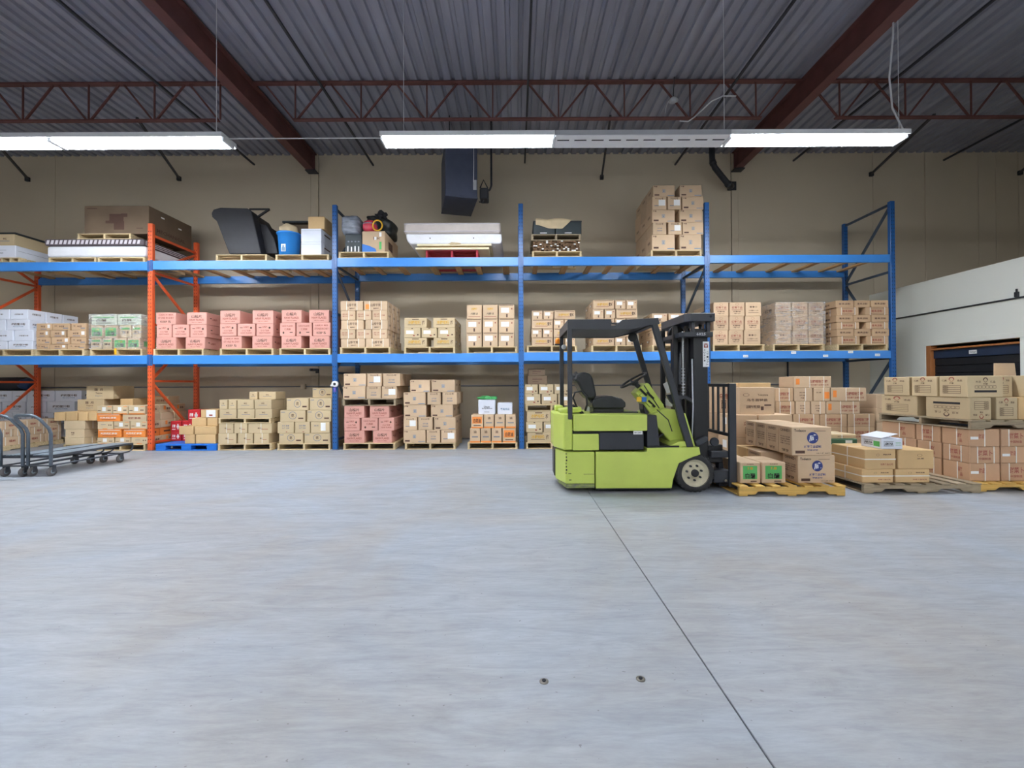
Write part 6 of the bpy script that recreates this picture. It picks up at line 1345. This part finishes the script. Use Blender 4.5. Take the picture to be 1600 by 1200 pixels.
for a in (1086, 1110): part('mast_spacer', MB().box(fp(a, 510)[0] - .02, fp(a, 510)[0] + .02, YN + .05, YN + .10, tb, fp(1100, 502)[1], .003), 'truck_dark', ms)
part('mast_foot', MB().box(fp(1087, 600)[0], fp(1113, 600)[0], YN + .09, YFAR - .09, mz - .02, mz + .10, .006), 'truck_black', ms)
part('mast_brace', MB().box(fp(1092, 600)[0], fp(1098, 600)[0], YN + .2, YFAR - .2, .55, .68, .006), 'truck_black', ms)
part('mast_brace', MB().box(fp(1092, 600)[0], fp(1098, 600)[0], YN + .2, YFAR - .2, 1.2, 1.3, .006), 'truck_black', ms)
q = fp(1103, 553.5, YN + .1); st = part('mast_sticker', MB().box(q[0] - .038, q[0] + .038, YN + .097, YN + .1, q[1] - .155, q[1] + .155), 'paper', ms)
def flat_on(name, f, m, par, x, y, z): return link(name, f.mesh(name, m, 'F', 0), None, par, Vector((x, y, z)) - wloc(par))
em = Flat().rect(0, 0, .05, .052); flat_on('red_emblem', em, 'ink_red', ms, q[0], YN + .0964, q[1] + .105)
em = Flat().rect(0, 0, .012, .03).rect(0, 0, .03, .008).rect(-.02, .017, .004, .016).rect(.02, .017, .004, .016); flat_on('emblem_cross', em, 'paper', ms, q[0], YN + .0960, q[1] + .105)
f = Flat()
for i, s in enumerate('ミリオン車'): f.text(s, -.018, .05 - i * .032, .022, .024, .03)
for i, s in enumerate('パワーリフト'): f.text(s, .017, .03 - i * .031, .022, .024, .03)
flat_on('black_lettering', f, 'ink_black', ms, q[0], YN + .0962, q[1])
# tilt arm and papers at the dash
fpart('tilt_arm', MB().prism(poly((1041, 617), (1048, 616), (1070, 618), (1092, 630), (1106, 643), (1105, 646), (1090, 636), (1068, 622), (1056, 628), (1052, 633), (1046, 627), Y=5.45), 5.41, 5.47, 'Y', .004), 'truck_dark')
fpart('lever_knob', MB().prism(poly((1087, 690), (1098, 684), (1107, 682), (1108, 688), (1098, 696), (1090, 697), Y=YN), YN + .02, YN + .09, 'Y', .006), 'truck_dark')
fpart('paper_sheet', MB().prism(poly((1036, 600), (1046, 594), (1052, 612), (1042, 615), Y=5.95), 5.95, 5.953), 'paper')
fpart('paper_sheet', MB().prism(poly((1040, 622), (1054, 630), (1054, 636), (1036, 633), Y=6.0), 6.0, 6.003), 'paper')
# load backrest, carriage, forks
bx0, bx1 = fp(1140, 680)[0], fp(1151, 680)[0]
br = fpart('load_backrest', MB().box(bx0, bx1, YN, YN + .05, .06, fp(1145, 599)[1], .005), 'truck_dark')
part('end_post', MB().box(bx0 + .02, bx1, YFAR - .05, YFAR, .5, fp(1145, 600)[1], .005), 'truck_dark', br)
zt_b, zb_b = fp(1140, 599.5)[1], fp(1140, 683)[1]
part('top_bar', MB().box(bx0 + .015, bx0 + .045, YN + .05, YFAR - .05, zt_b - .04, zt_b, .004), 'truck_dark', br)
part('bottom_bar', MB().box(bx0 + .015, bx0 + .045, YN + .05, YFAR - .05, zb_b, zb_b + .04, .004), 'truck_dark', br)
for k in range(5):
    y = YN + .05 + .9 * (k + 1) / 6; part('bar', MB().box(bx0 + .015, bx0 + .04, y - .012, y + .012, zb_b + .04, zt_b - .04, .003), 'truck_dark', br)
cg = fpart('carriage', MB().box(fp(1112, 700)[0], fp(1137, 700)[0], YN + .12, YFAR - .12, fp(1120, 726)[1], fp(1120, 697)[1], .01), 'truck_black')
part('carriage_plate', MB().box(fp(1113, 700)[0], bx0 + .02, YN + .03, YFAR - .03, fp(1120, 716)[1], fp(1120, 706)[1], .006), 'truck_dark', cg)
part('carriage_plate', MB().box(fp(1118, 700)[0], bx0 + .02, YN + .05, YFAR - .05, fp(1120, 756)[1], fp(1120, 736)[1], .006), 'truck_dark', cg)
part('carriage_roller', MB().lathe([(.05, -.02), (.055, 0), (.05, .02)], (fp(1122, 694)[0], YN + .1, fp(1122, 692)[1]), 'Y', 16), 'truck_dark', cg)
part('bolt', MB().lathe([(.018, 0), (.018, -.02)], (fp(1136, 752)[0], YN + .05, fp(1136, 752)[1]), 'Y', 6), 'chrome', cg)
for y in (YN + .16, YFAR - .30):
    fk = fpart('fork', MB().prism([(fp(1130, 700)[0] + .02, .035), (fp(1130, 700)[0] + 1.0, .05), (fp(1130, 700)[0] + 1.0, .065), (fp(1130, 700)[0] + .09, .082), (fp(1130, 700)[0] + .065, .48), (fp(1130, 700)[0] + .02, .48)], y, y + .10, 'Y', .004), 'truck_dark')
# front wheels
wc_ = fp(1087, 745.5); RW = .228
for n, (y, s) in enumerate(((YN + .01, 1), (YFAR - .01, -1))):
    y1 = y + s * .17
    prof = [(.163, 0), (.170, -.012 * s), (.21, -.008 * s), (RW, .012 * s), (RW, .15 * s), (.21, .165 * s), (.15, .17 * s)]
    tw = fpart('front_wheel', MB().lathe(prof, (wc_[0], y, RW), 'Y', 40, (False, False)), 'rubber')
    for k in range(24):
        a = 2 * math.pi * k / 24
        b = MB().box(-.016, .016, min(y, y + s * .07), max(y, y + s * .07), RW - .012, RW + .004, .003)
        bmesh.ops.rotate(b.bm, verts=b.bm.verts, cent=(0, 0, 0), matrix=Matrix.Rotation(a, 3, 'Y')); bmesh.ops.translate(b.bm, verts=b.bm.verts, vec=(wc_[0], 0, RW))
        part('tread_block', b, 'rubber', tw)
    part('rim', MB().lathe([(.166, -.012 * s), (.168, .004 * s), (.155, .006 * s), (.14, .05 * s), (.13, .055 * s), (.05, .045 * s), (.05, .02 * s), (.0, .02 * s)], (wc_[0], y, RW), 'Y', 36, (False, False)), 'rim_paint', tw)
    part('hub_cap', MB().lathe([(.045, .03 * s), (.045, .0), (.03, -.008 * s), (.0, -.004 * s)], (wc_[0], y, RW), 'Y', 20, (False, False)), 'rubber', tw)
    for k in range(7):
        a = 2 * math.pi * (k + .3) / 7
        part('wheel_nut', MB().lathe([(.013, .05 * s), (.013, .022 * s)], (wc_[0] + .09 * math.cos(a), y, RW + .09 * math.sin(a)), 'Y', 8), 'truck_dark', tw)
fpart('axle', MB().tube([(wc_[0], YN + .12, RW), (wc_[0], YFAR - .12, RW)], .05, 12), 'truck_black')
fpart('mast_pivot', MB().box(fp(1066, 720)[0], fp(1092, 720)[0], YN + .2, YFAR - .2, .2, .5, .01), 'truck_black')

# ------------------------------------------------------------------ platform carts
def cart(label, xc, y0, y1, w):
    t = thing('platform_cart', label, 'cart', (xc, (y0 + y1) / 2, 0), 'narrow platform carts')
    zd = .312; a, b = xc - w / 2, xc + w / 2
    n = 5
    for k in range(n):
        x = a + .02 + (w - .04) * (k + .5) / n; part('deck_slat', MB().box(x - (w - .04) / n / 2 + .006, x + (w - .04) / n / 2 - .006, y0 + .02, y1, zd - .012, zd, .002), 'cart_steel', t)
    for x in (a, b): part('deck_rail', MB().bar((x, y0, zd - .018), (x, y1 + .02, zd - .018), .025, .03), 'cart_dark', t)
    for y in (y0 + .02, (y0 + y1) / 2, y1): part('cross_bar', MB().bar((a, y, zd - .03), (b, y, zd - .03), .03, .03), 'cart_dark', t)
    for x in (a, b):
        q = [(x, y0 - .02, .158), (x, y1 - .12, .158), (x, y1 - .05, .165), (x, y1 + .005, .19), (x, y1 + .02, .235), (x, y1 + .02, zd - .01)]
        part('lower_rail', MB().tube(q, .012, 8), 'cart_dark', t)
    for y in (y0 - .02, y1 - .2): part('lower_cross_bar', MB().tube([(a, y, .158), (b, y, .158)], .012, 8), 'cart_dark', t)
    hp = [(a, y0 - .02, .158), (a, y0 - .02, .62)]
    hp += [(a, y0 - .05, .70), (a, y0 - .17, .84), (a + .03, y0 - .21, .885), (a + .07, y0 - .225, .90), (b - .07, y0 - .225, .90), (b - .03, y0 - .21, .885), (b, y0 - .17, .84), (b, y0 - .05, .70), (b, y0 - .02, .62), (b, y0 - .02, .158)]
    part('handle', MB().tube(hp, .021, 10), 'cart_handle', t)
    for y in (y0 + .03, y1 - .18):
        for x in (a + .025, b - .025):
            cs = part('caster', MB().bar((x, y + .02, .15), (x, y - .01, .10), .05, .02), 'cart_dark', t)
            part('caster_fork', MB().box(x - .024, x - .019, y - .03, y + .03, .055, .145, .002), 'cart_dark', cs); part('caster_fork', MB().box(x + .019, x + .024, y - .03, y + .03, .055, .145, .002), 'cart_dark', cs)
            part('caster_wheel', MB().lathe([(.03, -.017), (.063, -.015), (.066, 0), (.063, .015), (.03, .017)], (x, y - .015, .066), 'X', 20), 'caster_rubber', cs)
            part('caster_hub', MB().lathe([(.03, -.019), (.03, .019)], (x, y - .015, .066), 'X', 12), 'cart_steel', cs)
cart('grey steel platform cart with slatted deck, the nearer to the orange upright', -6.90, 6.42, 7.74, .33)
cart('grey steel platform cart with slatted deck, the outer one cut by the frame edge', -7.28, 6.40, 7.62, .32)

# tape dispenser on the blue upright
q = at(523, 600, YF - .06)
tdp = thing('tape_dispenser', 'white tape dispenser with purple handle hung on the blue upright', 'tape dispenser', (q.x, YF - .06, q.z - .1))
part('tape_roll', MB().lathe([(.03, -.025), (.062, -.025), (.062, .025), (.03, .025)], (q.x + .01, YF - .07, q.z), 'Y', 24), 'paper', tdp)
part('core', MB().lathe([(.028, -.028), (.028, .0)], (q.x + .01, YF - .07, q.z), 'Y', 16), 'pipe_dark', tdp)
part('frame', MB().box(q.x - .09, q.x + .04, YF - .07, YF - .045, q.z - .05, q.z - .01, .008), 'cap_white', tdp)
part('handle', MB().box(q.x - .02, q.x + .03, YF - .08, YF - .05, q.z - .16, q.z - .05, .012, 2), 'purple', tdp)
